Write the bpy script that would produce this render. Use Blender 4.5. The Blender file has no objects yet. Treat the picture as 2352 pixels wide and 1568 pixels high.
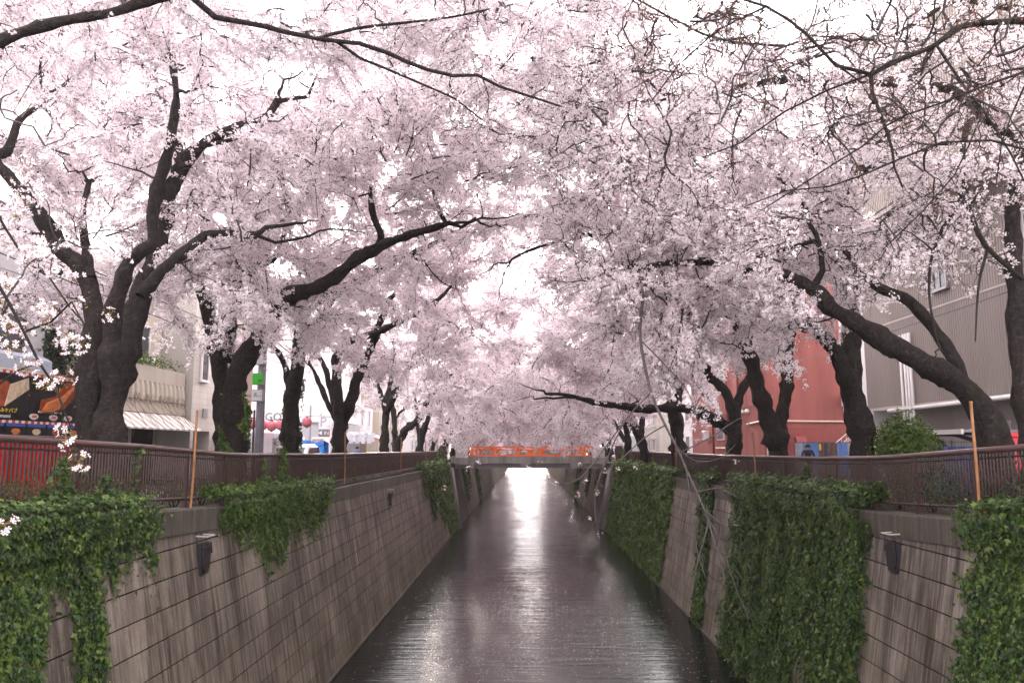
import bpy, bmesh, math, random
import numpy as np
from mathutils import Vector, Matrix, Euler

sc = bpy.context.scene
COL = sc.collection
rad = math.radians
random.seed(11)
RNG = np.random.default_rng(11)

# ------------------------------------------------------------------ camera
EYE = np.array([0.0, 0.0, 1.65])
FPX, CU, CV = 1800.0, 1176.0, 784.0          # focal length and centre in a 2352 px wide frame
PITCH, YAW = rad(7.63), rad(1.02)
cam_d = bpy.data.cameras.new("camera")
cam_d.sensor_width = 36.0
cam_d.lens = FPX / 2352.0 * 36.0
cam_d.clip_start, cam_d.clip_end = 0.1, 2000.0
cam = bpy.data.objects.new("camera", cam_d)
COL.objects.link(cam)
cam.location = EYE
cam.rotation_euler = (rad(90) + PITCH, 0, YAW)
sc.camera = cam
CAMR = np.array(Euler((rad(90) + PITCH, 0, YAW)).to_matrix())

# ------------------------------------------------------------------ world, sun, exposure
SUN_EL, SUN_AZ = rad(11.0), rad(0.0)          # low morning sun straight down the river, behind thin cloud
W = bpy.data.worlds.new("World")
sc.world = W
W.use_nodes = True
wn, wl = W.node_tree.nodes, W.node_tree.links
wn.clear()
wo = wn.new("ShaderNodeOutputWorld")
bg = wn.new("ShaderNodeBackground")
sky = wn.new("ShaderNodeTexSky")
sky.sky_type = 'NISHITA'
sky.sun_disc = False
sky.sun_elevation = rad(22.0)
sky.sun_rotation = SUN_AZ
sky.air_density, sky.dust_density, sky.ozone_density = 1.0, 3.0, 1.0
hs = wn.new("ShaderNodeHueSaturation")
hs.inputs["Saturation"].default_value = 0.12
mixo = wn.new("ShaderNodeMix"); mixo.data_type = 'RGBA'
mixo.inputs[0].default_value = 0.72             # overcast veil
mixo.inputs[7].default_value = (9.7, 8.7, 8.95, 1)
wl.new(sky.outputs[0], hs.inputs["Color"])
wl.new(hs.outputs[0], mixo.inputs[6])
wl.new(mixo.outputs[2], bg.inputs["Color"])
bg.inputs["Strength"].default_value = 0.15
wl.new(bg.outputs[0], wo.inputs[0])

sun_d = bpy.data.lights.new("sun", 'SUN')
sun_d.energy = 1.5
sun_d.angle = rad(14)
sun_d.color = (1.0, 0.86, 0.78)
sun = bpy.data.objects.new("sun", sun_d)
COL.objects.link(sun)
sun.rotation_euler = (rad(90) - SUN_EL, 0, rad(180))   # light travels towards -y and down
sv = sc.view_settings
sv.view_transform, sv.look = 'Standard', 'None'
sv.exposure, sv.gamma, sv.use_curve_mapping = 1.8, 1.0, False
sc.render.engine = 'CYCLES'
sc.cycles.max_bounces = 18
sc.cycles.diffuse_bounces = 14
sc.cycles.glossy_bounces = 3
sc.cycles.transmission_bounces = 14
sc.cycles.use_denoising = True
sc.cycles.sample_clamp_indirect = 8.0

# ------------------------------------------------------------------ placing helpers
def unproj(u, v, d):
    c = np.array([(u - CU) / FPX, -(v - CV) / FPX, -1.0])
    w = CAMR @ c
    return EYE + w * (d / w[1])

def project(P):
    c = (np.asarray(P) - EYE) @ CAMR
    z = np.where(-c[:, 2] < 0.05, 0.05, -c[:, 2])
    return CU + FPX * c[:, 0] / z, CV - FPX * c[:, 1] / z, -c[:, 2]

def G_left(y):
    return float(np.interp(y, [-20, 0, 11, 15.7, 20.5, 30, 55, 80], [.7, .62, .53, .39, .18, .09, 0, 0]))

def G_right(y):
    return float(np.interp(y, [-20, 0, 11, 13.2, 19, 23, 34, 80], [.7, .6, .5, .41, .13, .06, 0, 0]))

WATER = -5.75
def wall_x(side, z):
    """x of the battered wall face at height z; side -1 west bank, +1 east bank"""
    base = 6.3 if side < 0 else 7.15
    return side * (base + 0.18 * (z - WATER))

# ------------------------------------------------------------------ materials
def lin(h):
    h = h.lstrip('#')
    c = [int(h[i:i + 2], 16) / 255 for i in (0, 2, 4)]
    return tuple(x / 12.92 if x <= .04045 else ((x + .055) / 1.055) ** 2.4 for x in c)

class NT:
    def __init__(s, m):
        s.t = m.node_tree; s.n = s.t.nodes; s.l = s.t.links
    def new(s, typ, **kw):
        n = s.n.new(typ)
        for k, v in kw.items():
            setattr(n, k, v)
        return n
    def noise(s, vec, scale, detail=3, rough=.55):
        n = s.new("ShaderNodeTexNoise")
        n.inputs["Scale"].default_value = scale
        n.inputs["Detail"].default_value = detail
        n.inputs["Roughness"].default_value = rough
        if vec is not None: s.l.new(vec, n.inputs["Vector"])
        return n.outputs["Fac"]
    def ramp(s, fac, stops):
        r = s.new("ShaderNodeValToRGB")
        e = r.color_ramp.elements
        while len(e) < len(stops): e.new(.5)
        for i, (p, c) in enumerate(stops):
            e[i].position = p
            e[i].color = (*c, 1) if len(c) == 3 else c
        s.l.new(fac, r.inputs[0])
        return r.outputs[0]
    def mapping(s, vec, scale=(1, 1, 1), rot=(0, 0, 0), loc=(0, 0, 0)):
        m = s.new("ShaderNodeMapping")
        m.inputs["Scale"].default_value = scale
        m.inputs["Rotation"].default_value = rot
        m.inputs["Location"].default_value = loc
        s.l.new(vec, m.inputs["Vector"])
        return m.outputs[0]
    def mix(s, fac, a, b, blend='MIX'):
        m = s.new("ShaderNodeMix", data_type='RGBA', blend_type=blend)
        for val, i in ((fac, 0), (a, 6), (b, 7)):
            if hasattr(val, 'is_linked'): s.l.new(val, m.inputs[i])
            elif isinstance(val, (int, float)): m.inputs[i].default_value = val
            else: m.inputs[i].default_value = (*val, 1)
        return m.outputs[2]
    def math(s, op, a, b=0.0):
        m = s.new("ShaderNodeMath", operation=op)
        for val, i in ((a, 0), (b, 1)):
            if hasattr(val, 'is_linked'): s.l.new(val, m.inputs[i])
            else: m.inputs[i].default_value = val
        return m.outputs[0]
    def bump(s, h, strength=.3, dist=.02):
        b = s.new("ShaderNodeBump")
        b.inputs["Strength"].default_value = strength
        b.inputs["Distance"].default_value = dist
        s.l.new(h, b.inputs["Height"])
        return b.outputs[0]

def new_mat(name):
    m = bpy.data.materials.new(name)
    m.use_nodes = True
    m.node_tree.nodes.clear()
    t = NT(m)
    out = t.new("ShaderNodeOutputMaterial")
    return m, t, out

def pbsdf(t, out, rough=.6, spec=.4, metal=0.0):
    b = t.new("ShaderNodeBsdfPrincipled")
    b.inputs["Roughness"].default_value = rough
    b.inputs["Specular IOR Level"].default_value = spec
    b.inputs["Metallic"].default_value = metal
    t.l.new(b.outputs[0], out.inputs[0])
    return b

MATS = {}
def paint(name, color, rough=.55, var=.18, scale=3.0, bump=.0, spec=.35, metal=0.0, streak=False):
    """a coloured surface with uneven wear"""
    if name in MATS: return MATS[name]
    if isinstance(color, str): color = lin(color)
    m, t, out = new_mat(name)
    b = pbsdf(t, out, rough, spec, metal)
    pos = t.new("ShaderNodeNewGeometry").outputs["Position"]
    vec = t.mapping(pos, (1, 1, .12)) if streak else pos
    n = t.noise(vec, scale, 5, .6)
    lo = tuple(c * (1 - var) for c in color); hi = tuple(min(1, c * (1 + var)) for c in color)
    t.l.new(t.ramp(n, [(.3, lo), (.7, hi)]), b.inputs["Base Color"])
    if bump:
        t.l.new(t.bump(t.noise(pos, scale * 9, 3), bump, .02), b.inputs["Normal"])
    MATS[name] = m
    return m

def mat_concrete(name, light, dark, moss, mossz=(-5.8, -3.0), mossamt=.6, island=True):
    m, t, out = new_mat(name)
    b = pbsdf(t, out, .85, .25)
    pos = t.new("ShaderNodeNewGeometry").outputs["Position"]
    oi = t.new("ShaderNodeObjectInfo")
    streak = t.noise(t.mapping(pos, (1, 2.6, .16)), 1.5, 6, .65)
    blot = t.noise(pos, .45, 4, .6)
    grain = t.noise(pos, 26, 4, .7)
    pit = t.noise(pos, 90, 2, .5)
    c = t.mix(t.ramp(streak, [(.36, (0, 0, 0)), (.62, (1, 1, 1))]), dark, light)
    c = t.mix(t.ramp(blot, [(.35, (0, 0, 0)), (.7, (.8, .8, .8))]), c, tuple(x * .62 for x in dark))
    fine = t.noise(t.mapping(pos, (1, 9, .3)), 2.2, 4, .7)
    c = t.mix(t.ramp(fine, [(.5, (0, 0, 0)), (.75, (.55, .55, .55))]), c, tuple(min(1, x * 1.35) for x in light))
    sep = t.new("ShaderNodeSeparateXYZ"); t.l.new(pos, sep.inputs[0])
    mr = t.new("ShaderNodeMapRange")
    mr.inputs[1].default_value, mr.inputs[2].default_value = mossz
    mr.inputs[3].default_value, mr.inputs[4].default_value = 1.0, 0.0
    t.l.new(sep.outputs[2], mr.inputs[0])
    mz = t.math('MULTIPLY', mr.outputs[0], t.ramp(t.noise(t.mapping(pos, (1, 1.4, .4)), 1.1, 4, .6), [(.38, (0, 0, 0)), (.62, (mossamt,) * 3)]))
    c = t.mix(mz, c, moss)
    if island:
        rv = t.ramp(oi.outputs["Random"], [(0, (.86, .86, .86)), (1, (1.10, 1.09, 1.08))])
        c = t.mix(1.0, c, rv, 'MULTIPLY')
    c = t.mix(.35, c, t.ramp(grain, [(.3, (.45, .45, .45)), (.7, (1.4, 1.4, 1.4))]), 'MULTIPLY')
    t.l.new(c, b.inputs["Base Color"])
    h = t.math('ADD', grain, t.math('MULTIPLY', pit, .6))
    t.l.new(t.bump(h, .35, .012), b.inputs["Normal"])
    MATS[name] = m
    return m

def mat_leaf(name, c1, c2, c3=None, trans=.35, scale=5.0, rough=.45):
    m, t, out = new_mat(name)
    pos = t.new("ShaderNodeNewGeometry").outputs["Position"]
    n = t.noise(pos, scale, 2, .5)
    geo = t.new("ShaderNodeNewGeometry")
    r = geo.outputs["Random Per Island"]
    f = t.math('ADD', t.math('MULTIPLY', n, .5), t.math('MULTIPLY', r, .5))
    stops = [(.22, c1), (.52, c2)] + ([(.74, c3), (.84, c3), (.88, (.15, .085, .03))] if c3 else [])
    col = t.ramp(f, stops)
    d = t.new("ShaderNodeBsdfPrincipled")
    d.inputs["Roughness"].default_value = rough
    d.inputs["Specular IOR Level"].default_value = .35
    tr = t.new("ShaderNodeBsdfTranslucent")
    t.l.new(col, d.inputs["Base Color"]); t.l.new(col, tr.inputs["Color"])
    mx = t.new("ShaderNodeMixShader"); mx.inputs[0].default_value = trans
    t.l.new(d.outputs[0], mx.inputs[1]); t.l.new(tr.outputs[0], mx.inputs[2])
    t.l.new(mx.outputs[0], out.inputs[0])
    MATS[name] = m
    return m

def mat_petal(name, c1, c2, trans=.5):
    m, t, out = new_mat(name)
    pos = t.new("ShaderNodeNewGeometry").outputs["Position"]
    col = t.ramp(t.noise(pos, 9, 2, .5), [(.3, c1), (.7, c2)])
    d = t.new("ShaderNodeBsdfDiffuse"); tr = t.new("ShaderNodeBsdfTranslucent")
    t.l.new(col, d.inputs["Color"]); t.l.new(col, tr.inputs["Color"])
    mx = t.new("ShaderNodeMixShader"); mx.inputs[0].default_value = trans
    t.l.new(d.outputs[0], mx.inputs[1]); t.l.new(tr.outputs[0], mx.inputs[2])
    t.l.new(mx.outputs[0], out.inputs[0])
    MATS[name] = m
    return m

def mat_bark():
    m, t, out = new_mat("bark")
    b = pbsdf(t, out, .85, .22)
    pos = t.new("ShaderNodeNewGeometry").outputs["Position"]
    warp = t.noise(pos, 1.6, 3, .6)
    wv = t.new("ShaderNodeVectorMath", operation='ADD')
    t.l.new(pos, wv.inputs[0])
    cmb = t.new("ShaderNodeCombineXYZ")
    for i in range(3): t.l.new(t.math('MULTIPLY', warp, .5), cmb.inputs[i])
    t.l.new(cmb.outputs[0], wv.inputs[1])
    band = t.noise(t.mapping(wv.outputs[0], (2.2, 2.2, 5.0)), 3.2, 6, .72)
    fiss = t.noise(t.mapping(wv.outputs[0], (7, 7, 1.6)), 2.5, 5, .7)
    big = t.noise(pos, 1.7, 5, .62)
    mixd = t.math('ADD', t.math('MULTIPLY', band, .5), t.math('MULTIPLY', fiss, .5))
    c = t.ramp(mixd, [(.38, (.006, .005, .005)), (.52, (.020, .0155, .014)), (.64, (.06, .047, .042)), (.78, (.14, .115, .10))])
    c = t.mix(t.ramp(big, [(.56, (0, 0, 0)), (.74, (.55, .55, .55))]), c, (.045, .050, .026))
    t.l.new(c, b.inputs["Base Color"])
    t.l.new(t.bump(t.math('ADD', mixd, t.math('MULTIPLY', t.noise(pos, 30, 3, .6), .5)), 1.0, .05), b.inputs["Normal"])
    MATS["bark"] = m
    m2, t, out = new_mat("twig_bark")
    b = pbsdf(t, out, .7, .3)
    pos = t.new("ShaderNodeNewGeometry").outputs["Position"]
    c = t.ramp(t.noise(pos, 3, 3, .6), [(.35, (.016, .012, .012)), (.7, (.06, .048, .048))])
    t.l.new(c, b.inputs["Base Color"])
    MATS["twig_bark"] = m2
    m3, t, out = new_mat("grey_bark")
    b = pbsdf(t, out, .6, .35)
    pos = t.new("ShaderNodeNewGeometry").outputs["Position"]
    c = t.ramp(t.noise(t.mapping(pos, (3, 3, 3)), 6, 3, .6), [(.35, (.035, .028, .028)), (.7, (.10, .083, .084))])
    t.l.new(c, b.inputs["Base Color"])
    MATS["grey_bark"] = m3
mat_bark()
mat_petal("petal", (.93, .866, .893), (.957, .922, .937), .58)
mat_petal("petal_pink", (.89, .72, .785), (.94, .835, .875), .58)
mat_leaf("young_leaf", (.20, .085, .035), (.26, .16, .04), (.22, .24, .05), .4, 3)
mat_leaf("bud", (.45, .09, .13), (.42, .16, .10), (.30, .20, .05), .3, 4)
mat_leaf("ivy_leaf", (.013, .036, .010), (.040, .090, .018), (.13, .19, .036), .25, 2.2, .38)
mat_leaf("ivy_leaf_bright", (.022, .060, .011), (.060, .126, .020), (.15, .22, .038), .3, 1.6, .4)
mat_leaf("shrub_leaf", (.018, .032, .010), (.05, .075, .018), (.11, .13, .03), .3, 3)
mat_leaf("dark_leaf", (.010, .020, .012), (.022, .042, .022), (.05, .075, .035), .2, 3)
mat_leaf("conifer_leaf", (.035, .075, .010), (.075, .135, .018), (.12, .18, .025), .35, 3)

# ------------------------------------------------------------------ object helpers
def link(name, mesh, mats=(), parent=None, loc=None, rot=None):
    o = bpy.data.objects.new(name, mesh)
    COL.objects.link(o)
    if mesh is not None and not mesh.materials:
        for m in mats:
            mesh.materials.append(MATS[m] if isinstance(m, str) else m)
    if parent is not None: o.parent = parent
    if loc is not None: o.location = loc
    if rot is not None: o.rotation_euler = rot
    return o

def tag(o, label=None, cat=None, group=None, kind=None):
    if label: o["label"] = label
    if cat: o["category"] = cat
    if group: o["group"] = group
    if kind: o["kind"] = kind
    return o

def thing(name, label, cat, loc=(0, 0, 0), rotz=0.0, group=None):
    o = bpy.data.objects.new(name, None)
    COL.objects.link(o)
    o.empty_display_size = .2
    o.location = loc
    o.rotation_euler = (0, 0, rotz)
    return tag(o, label, cat, group)

def children_of(o):
    return [c for c in o.children]

def dup(root, loc, rotz=0.0, label=None, group=None, scale=None):
    r = root.copy(); COL.objects.link(r)
    r.location = loc; r.rotation_euler = (0, 0, rotz)
    if scale: r.scale = scale
    if label: r["label"] = label
    if group: r["group"] = group
    for ch in list(root.children):
        c = ch.copy(); COL.objects.link(c); c.parent = r
        for g in ch.children:
            d = g.copy(); COL.objects.link(d); d.parent = c
    return r

def np_mesh(name, V, F=None, sizes=None, mi=None, smooth=False):
    """V (n,3); F flat loop indices; sizes per-face loop counts (or an int)"""
    me = bpy.data.meshes.new(name)
    V = np.ascontiguousarray(V, dtype=np.float32)
    F = np.ascontiguousarray(F, dtype=np.int32).ravel()
    if isinstance(sizes, int):
        sizes = np.full(len(F) // sizes, sizes, dtype=np.int32)
    starts = np.concatenate([[0], np.cumsum(sizes)[:-1]]).astype(np.int32)
    me.vertices.add(len(V)); me.vertices.foreach_set("co", V.ravel())
    me.loops.add(len(F)); me.loops.foreach_set("vertex_index", F)
    me.polygons.add(len(sizes)); me.polygons.foreach_set("loop_start", starts)
    if mi is not None:
        me.polygons.foreach_set("material_index", np.asarray(mi, dtype=np.int32))
    me.polygons.foreach_set("use_smooth", np.full(len(sizes), smooth, dtype=bool))
    me.update(calc_edges=True)
    return me

class NB:
    """collects numpy pieces into one mesh"""
    def __init__(s): s.V, s.F, s.S, s.M, s.n = [], [], [], [], 0
    def add(s, V, F, size, mat=0):
        V = np.asarray(V, dtype=np.float32).reshape(-1, 3)
        F = np.asarray(F).reshape(-1, size)
        s.V.append(V); s.F.append((F + s.n).ravel()); s.S.append(np.full(len(F), size, dtype=np.int32))
        s.M.append(np.full(len(F), mat, dtype=np.int32)); s.n += len(V)
    def build(s, name, mats, parent=None, smooth=False, **kw):
        me = np_mesh(name, np.concatenate(s.V), np.concatenate(s.F), np.concatenate(s.S), np.concatenate(s.M), smooth)
        return link(name, me, mats, parent, **kw)

class MB:
    """small hand-built meshes"""
    def __init__(s): s.v, s.f, s.m = [], [], []
    def face(s, idx, mat=0): s.f.append(idx); s.m.append(mat)
    def add(s, vs, fs, mat=0):
        o = len(s.v); s.v += [tuple(p) for p in vs]
        for f in fs: s.face([i + o for i in f], mat)
        return s
    def box(s, c, d, mat=0, rot=None, taper=1.0):
        x, y, z = (q / 2 for q in d)
        P = [(-x, -y, -z), (x, -y, -z), (x, y, -z), (-x, y, -z),
             (-x * taper, -y * taper, z), (x * taper, -y * taper, z), (x * taper, y * taper, z), (-x * taper, y * taper, z)]
        if rot is not None:
            R = Euler(rot).to_matrix()
            P = [R @ Vector(p) for p in P]
        P = [(p[0] + c[0], p[1] + c[1], p[2] + c[2]) for p in P]
        return s.add(P, [(0, 3, 2, 1), (4, 5, 6, 7), (0, 1, 5, 4), (1, 2, 6, 5), (2, 3, 7, 6), (3, 0, 4, 7)], mat)
    def bbox(s, c, d, b=.02, mat=0):
        """box with chamfered vertical and top edges"""
        x, y, z = (q / 2 for q in d)
        b = min(b, x * .9, y * .9, z * .9)
        def ring(i, h): return [(-x + i, -y, h), (x - i, -y, h), (x, -y + i, h), (x, y - i, h), (x - i, y, h), (-x + i, y, h), (-x, y - i, h), (-x, -y + i, h)]
        def ring2(h):
            return [(-x + b, -y + b, h), (x - b, -y + b, h), (x - b, -y + b, h), (x - b, y - b, h), (x - b, y - b, h), (-x + b, y - b, h), (-x + b, y - b, h), (-x + b, -y + b, h)]
        V = ring(b, -z) + ring(b, z - b)
        top = [(-x + b, -y + b, z), (x - b, -y + b, z), (x - b, y - b, z), (-x + b, y - b, z)]
        V = [(p[0] + c[0], p[1] + c[1], p[2] + c[2]) for p in V + top]
        F = [tuple(reversed(range(8)))]
        for i in range(8):
            j = (i + 1) % 8
            F.append((i, j, j + 8, i + 8))
        F += [(8, 9, 17, 16), (9, 10, 17), (10, 11, 18, 17), (11, 12, 18), (12, 13, 19, 18), (13, 14, 19), (14, 15, 16, 19), (15, 8, 16), (16, 17, 18, 19)]
        return s.add(V, F, mat)
    def tube(s, pts, r, n=8, mat=0, cap=True):
        pts = [Vector(p) for p in pts]
        k = len(pts)
        rs = r if isinstance(r, (list, tuple)) else [r] * k
        up = None; o = len(s.v)
        for i, p in enumerate(pts):
            t = (pts[min(i + 1, k - 1)] - pts[max(i - 1, 0)]).normalized()
            if up is None:
                up = t.cross(Vector((0, 0, 1)) if abs(t.z) < .9 else Vector((1, 0, 0))).normalized()
            else:
                up = (up - t * up.dot(t)).normalized()
            w = t.cross(up)
            for j in range(n):
                a = 2 * math.pi * j / n
                s.v.append(tuple(p + (up * math.cos(a) + w * math.sin(a)) * rs[i]))
        for i in range(k - 1):
            for j in range(n):
                j2 = (j + 1) % n
                s.face([o + i * n + j, o + i * n + j2, o + (i + 1) * n + j2, o + (i + 1) * n + j], mat)
        if cap:
            s.face([o + j for j in reversed(range(n))], mat)
            s.face([o + (k - 1) * n + j for j in range(n)], mat)
        return s
    def prism(s, poly, axis, a, b, mat=0):
        """poly in the two other axes (order xyz without axis), extruded from a to b"""
        def P(p, h):
            q = [p[0], p[1]]; q.insert(axis, h); return tuple(q)
        n = len(poly)
        V = [P(p, a) for p in poly] + [P(p, b) for p in poly]
        F = [tuple(reversed(range(n))), tuple(range(n, 2 * n))] + [(i, (i + 1) % n, (i + 1) % n + n, i + n) for i in range(n)]
        return s.add(V, F, mat)
    def lathe(s, prof, c=(0, 0, 0), n=12, mat=0):
        o = len(s.v)
        for r, z in prof:
            for j in range(n):
                a = 2 * math.pi * j / n
                s.v.append((c[0] + r * math.cos(a), c[1] + r * math.sin(a), c[2] + z))
        for i in range(len(prof) - 1):
            for j in range(n):
                j2 = (j + 1) % n
                s.face([o + i * n + j, o + i * n + j2, o + (i + 1) * n + j2, o + (i + 1) * n + j], mat)
        return s
    def mesh(s, name, smooth=False):
        me = bpy.data.meshes.new(name)
        me.from_pydata(s.v, [], s.f)
        me.polygons.foreach_set("material_index", s.m)
        if smooth: me.polygons.foreach_set("use_smooth", [True] * len(s.f))
        bm = bmesh.new(); bm.from_mesh(me)
        bmesh.ops.recalc_face_normals(bm, faces=bm.faces)
        bm.to_mesh(me); bm.free()
        me.update()
        return me
    def build(s, name, mats, parent=None, smooth=False, **kw):
        return link(name, s.mesh(name, smooth), mats if isinstance(mats, (list, tuple)) else [mats], parent, **kw)

def text_part(name, s, size, mat, parent, loc, rot, extrude=.004, align='CENTER'):
    cu = bpy.data.curves.new(name, 'FONT')
    cu.body = s; cu.size = size; cu.extrude = extrude
    cu.align_x = align; cu.align_y = 'CENTER'; cu.resolution_u = 2
    tmp = bpy.data.objects.new(name + "_tmp", cu)
    COL.objects.link(tmp)
    dg = bpy.context.evaluated_depsgraph_get()
    me = bpy.data.meshes.new_from_object(tmp.evaluated_get(dg))
    bpy.data.objects.remove(tmp)
    bpy.data.curves.remove(cu)
    me.name = name
    me.materials.clear()
    return link(name, me, [mat], parent, loc=loc, rot=rot)

def catmull(pts, step):
    pts = np.asarray(pts, float)
    if len(pts) < 3:
        n = max(2, int(np.linalg.norm(pts[-1] - pts[0]) / step) + 1)
        t = np.linspace(0, 1, n)[:, None]
        return pts[0] * (1 - t) + pts[-1] * t
    P = np.vstack([2 * pts[0] - pts[1], pts, 2 * pts[-1] - pts[-2]])
    out = []
    for i in range(1, len(P) - 2):
        n = max(1, int(np.linalg.norm(P[i + 1][:3] - P[i][:3]) / step))
        for k in range(n):
            t = k / n
            a, b, c, d = P[i - 1], P[i], P[i + 1], P[i + 2]
            out.append(.5 * ((2 * b) + (c - a) * t + (2 * a - 5 * b + 4 * c - d) * t * t + (3 * b - a - 3 * c + d) * t ** 3))
    out.append(P[-2])
    return np.array(out)

def batch_tubes(P, R, n=3):
    """P (B,K,3), R (B,K) -> V, quads"""
    B, K, _ = P.shape
    T = np.gradient(P, axis=1)
    T /= np.linalg.norm(T, axis=2, keepdims=True) + 1e-9
    worst = np.abs(T).max(axis=1)                       # per tube: the axis its course is farthest from
    ref = np.eye(3)[worst.argmin(axis=1)][:, None, :] * np.ones((1, K, 1))
    U = np.cross(T, ref); U /= np.linalg.norm(U, axis=2, keepdims=True) + 1e-9
    Wv = np.cross(T, U)
    a = np.arange(n) * 2 * math.pi / n
    ring = P[:, :, None, :] + R[:, :, None, None] * (U[:, :, None, :] * np.cos(a)[None, None, :, None] + Wv[:, :, None, :] * np.sin(a)[None, None, :, None])
    V = ring.reshape(-1, 3)
    b = (np.arange(B) * K * n)[:, None, None]
    k = (np.arange(K - 1) * n)[None, :, None]
    j = np.arange(n)[None, None, :]; j2 = (j + 1) % n
    F = np.stack([b + k + j, b + k + j2, b + k + n + j2, b + k + n + j], axis=-1)
    return V, F.reshape(-1, 4)

def rand_unit(n):
    v = RNG.normal(size=(n, 3))
    return v / (np.linalg.norm(v, axis=1, keepdims=True) + 1e-9)

def frame_from_normal(N):
    ref = np.where(np.abs(N[:, 2:3]) > .9, np.array([1., 0, 0]), np.array([0, 0, 1.]))
    U = np.cross(N, ref); U /= np.linalg.norm(U, axis=1, keepdims=True) + 1e-9
    Wv = np.cross(N, U)
    a = RNG.uniform(0, 2 * math.pi, len(N))[:, None]
    return U * np.cos(a) + Wv * np.sin(a), -U * np.sin(a) + Wv * np.cos(a)

def noise1(seed, k=6, f0=.35):
    r = np.random.default_rng(seed)
    fr = f0 * 1.7 ** np.arange(k) * r.uniform(.8, 1.2, k); ph = r.uniform(0, 6.28, k); am = .75 ** np.arange(k)
    am /= am.sum()
    return lambda x: sum(a * np.sin(f * np.asarray(x) * 6.28 + p) for a, f, p in zip(am, fr, ph))
# ================================================================== ground, water
def mat_asphalt():
    m, t, out = new_mat("asphalt")
    b = pbsdf(t, out, .85, .3)
    pos = t.new("ShaderNodeNewGeometry").outputs["Position"]
    c = t.ramp(t.noise(pos, .8, 5, .65), [(.3, (.06, .058, .06)), (.7, (.12, .115, .115))])
    c = t.mix(.4, c, t.ramp(t.noise(pos, 60, 2, .6), [(.3, (.5, .5, .5)), (.7, (1.3, 1.3, 1.3))]), 'MULTIPLY')
    t.l.new(c, b.inputs["Base Color"])
    MATS["asphalt"] = m
mat_asphalt()
paint("soil", (.055, .043, .032), .95, .4, 6, .5, .1)
paint("kerb_stone", (.30, .29, .28), .85, .2, 4, .3, .2)
def mat_water():
    m, t, out = new_mat("river_water")
    b = pbsdf(t, out, .045, .5)
    b.inputs["Base Color"].default_value = (.006, .007, .007, 1)
    b.inputs["IOR"].default_value = 1.34
    pos = t.new("ShaderNodeNewGeometry").outputs["Position"]
    n1 = t.noise(t.mapping(pos, (.18, 1.9, 1)), 1.5, 4, .6)
    n2 = t.noise(t.mapping(pos, (.16, 2.2, 1)), 6.0, 4, .65)
    n3 = t.noise(t.mapping(pos, (.08, .5, 1)), .9, 2, .5)
    calm = t.ramp(t.noise(t.mapping(pos, (.25, .10, 1)), .7, 3, .5), [(.35, (.35,) * 3), (.65, (1, 1, 1))])
    h = t.math('ADD', t.math('MULTIPLY', n1, 1.0), t.math('MULTIPLY', n2, .22))
    h = t.math('MULTIPLY', h, calm)
    h = t.math('ADD', h, t.math('MULTIPLY', n3, .35))
    bp = t.new("ShaderNodeBump")
    bp.inputs["Strength"].default_value = .65
    bp.inputs["Distance"].default_value = .07
    t.l.new(h, bp.inputs["Height"])
    t.l.new(bp.outputs[0], b.inputs["Normal"])
    MATS["river_water"] = m
mat_water()

def strip(name, xs, ys, zf, mat):
    """a sheet over the grid xs (per-row functions allowed) x ys"""
    V, F = [], []
    for y in ys:
        for x in xs: V.append((x, y, zf(x, y)))
    nx = len(xs)
    for i in range(len(ys) - 1):
        for j in range(nx - 1):
            a = i * nx + j
            F.append((a, a + 1, a + nx + 1, a + nx))
    me = bpy.data.meshes.new(name); me.from_pydata(V, [], F); me.update()
    return tag(link(name, me, [mat]), kind="structure")

YS = [-25, -10, 0, 5, 8, 11, 13, 15.7, 18, 20.5, 25, 30, 40, 55, 66, 72, 90, 150, 260, 420, 800]
strip("river", [-9, -3, 3, 9.5], [-25, 0, 20, 60, 120, 300, 800], lambda x, y: WATER, "river_water")
for side, Gf in ((-1, G_left), (1, G_right)):
    e = 7.45 if side < 0 else 8.3
    bed0, bed1 = e + .42, e + 2.6
    def xs(*a): return sorted(side * q for q in a)
    strip("planting_bed", xs(bed0 - .2, bed0 + .6, bed1 - .004), YS, lambda x, y: Gf(y) - .06 + .04 * math.sin(y * 1.7 + x * 3), "soil")
    strip("street", xs(bed1 + .15, bed1 + 4, 40, 300), YS, lambda x, y: Gf(y) - .10 if abs(x) < 60 else -.1, "asphalt")
    MBk = MB()
    for y0, y1 in zip(YS[:-4], YS[1:-3]):
        z0, z1 = Gf(y0) + .03, Gf(y1) + .03
        xa, xb = side * (bed1 - .004), side * (bed1 + .15)
        V = [(xa, y0, z0 - .3), (xb, y0, z0 - .3), (xb, y0, z0), (xa, y0, z0), (xa, y1, z1 - .3), (xb, y1, z1 - .3), (xb, y1, z1), (xa, y1, z1)]
        MBk.add(V, [(0, 1, 2, 3), (4, 7, 6, 5), (3, 2, 6, 7), (0, 3, 7, 4), (1, 5, 6, 2)])
    tag(MBk.build("kerb", "kerb_stone"), kind="structure")

# ================================================================== river walls, built of blocks
mat_concrete("wall_block", (.29, .25, .21), (.060, .048, .037), (.085, .075, .030), (-5.9, -2.2), .55)
mat_concrete("wall_block_green", (.32, .28, .25), (.068, .055, .041), (.085, .080, .026), (-5.9, -1.2), .75)
mat_concrete("coping_stone", (.15, .135, .115), (.07, .062, .05), (.07, .07, .03), (-.6, .6), .35, False)
paint("joint_mortar", (.014, .012, .011), .95, .3, 8)

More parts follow.
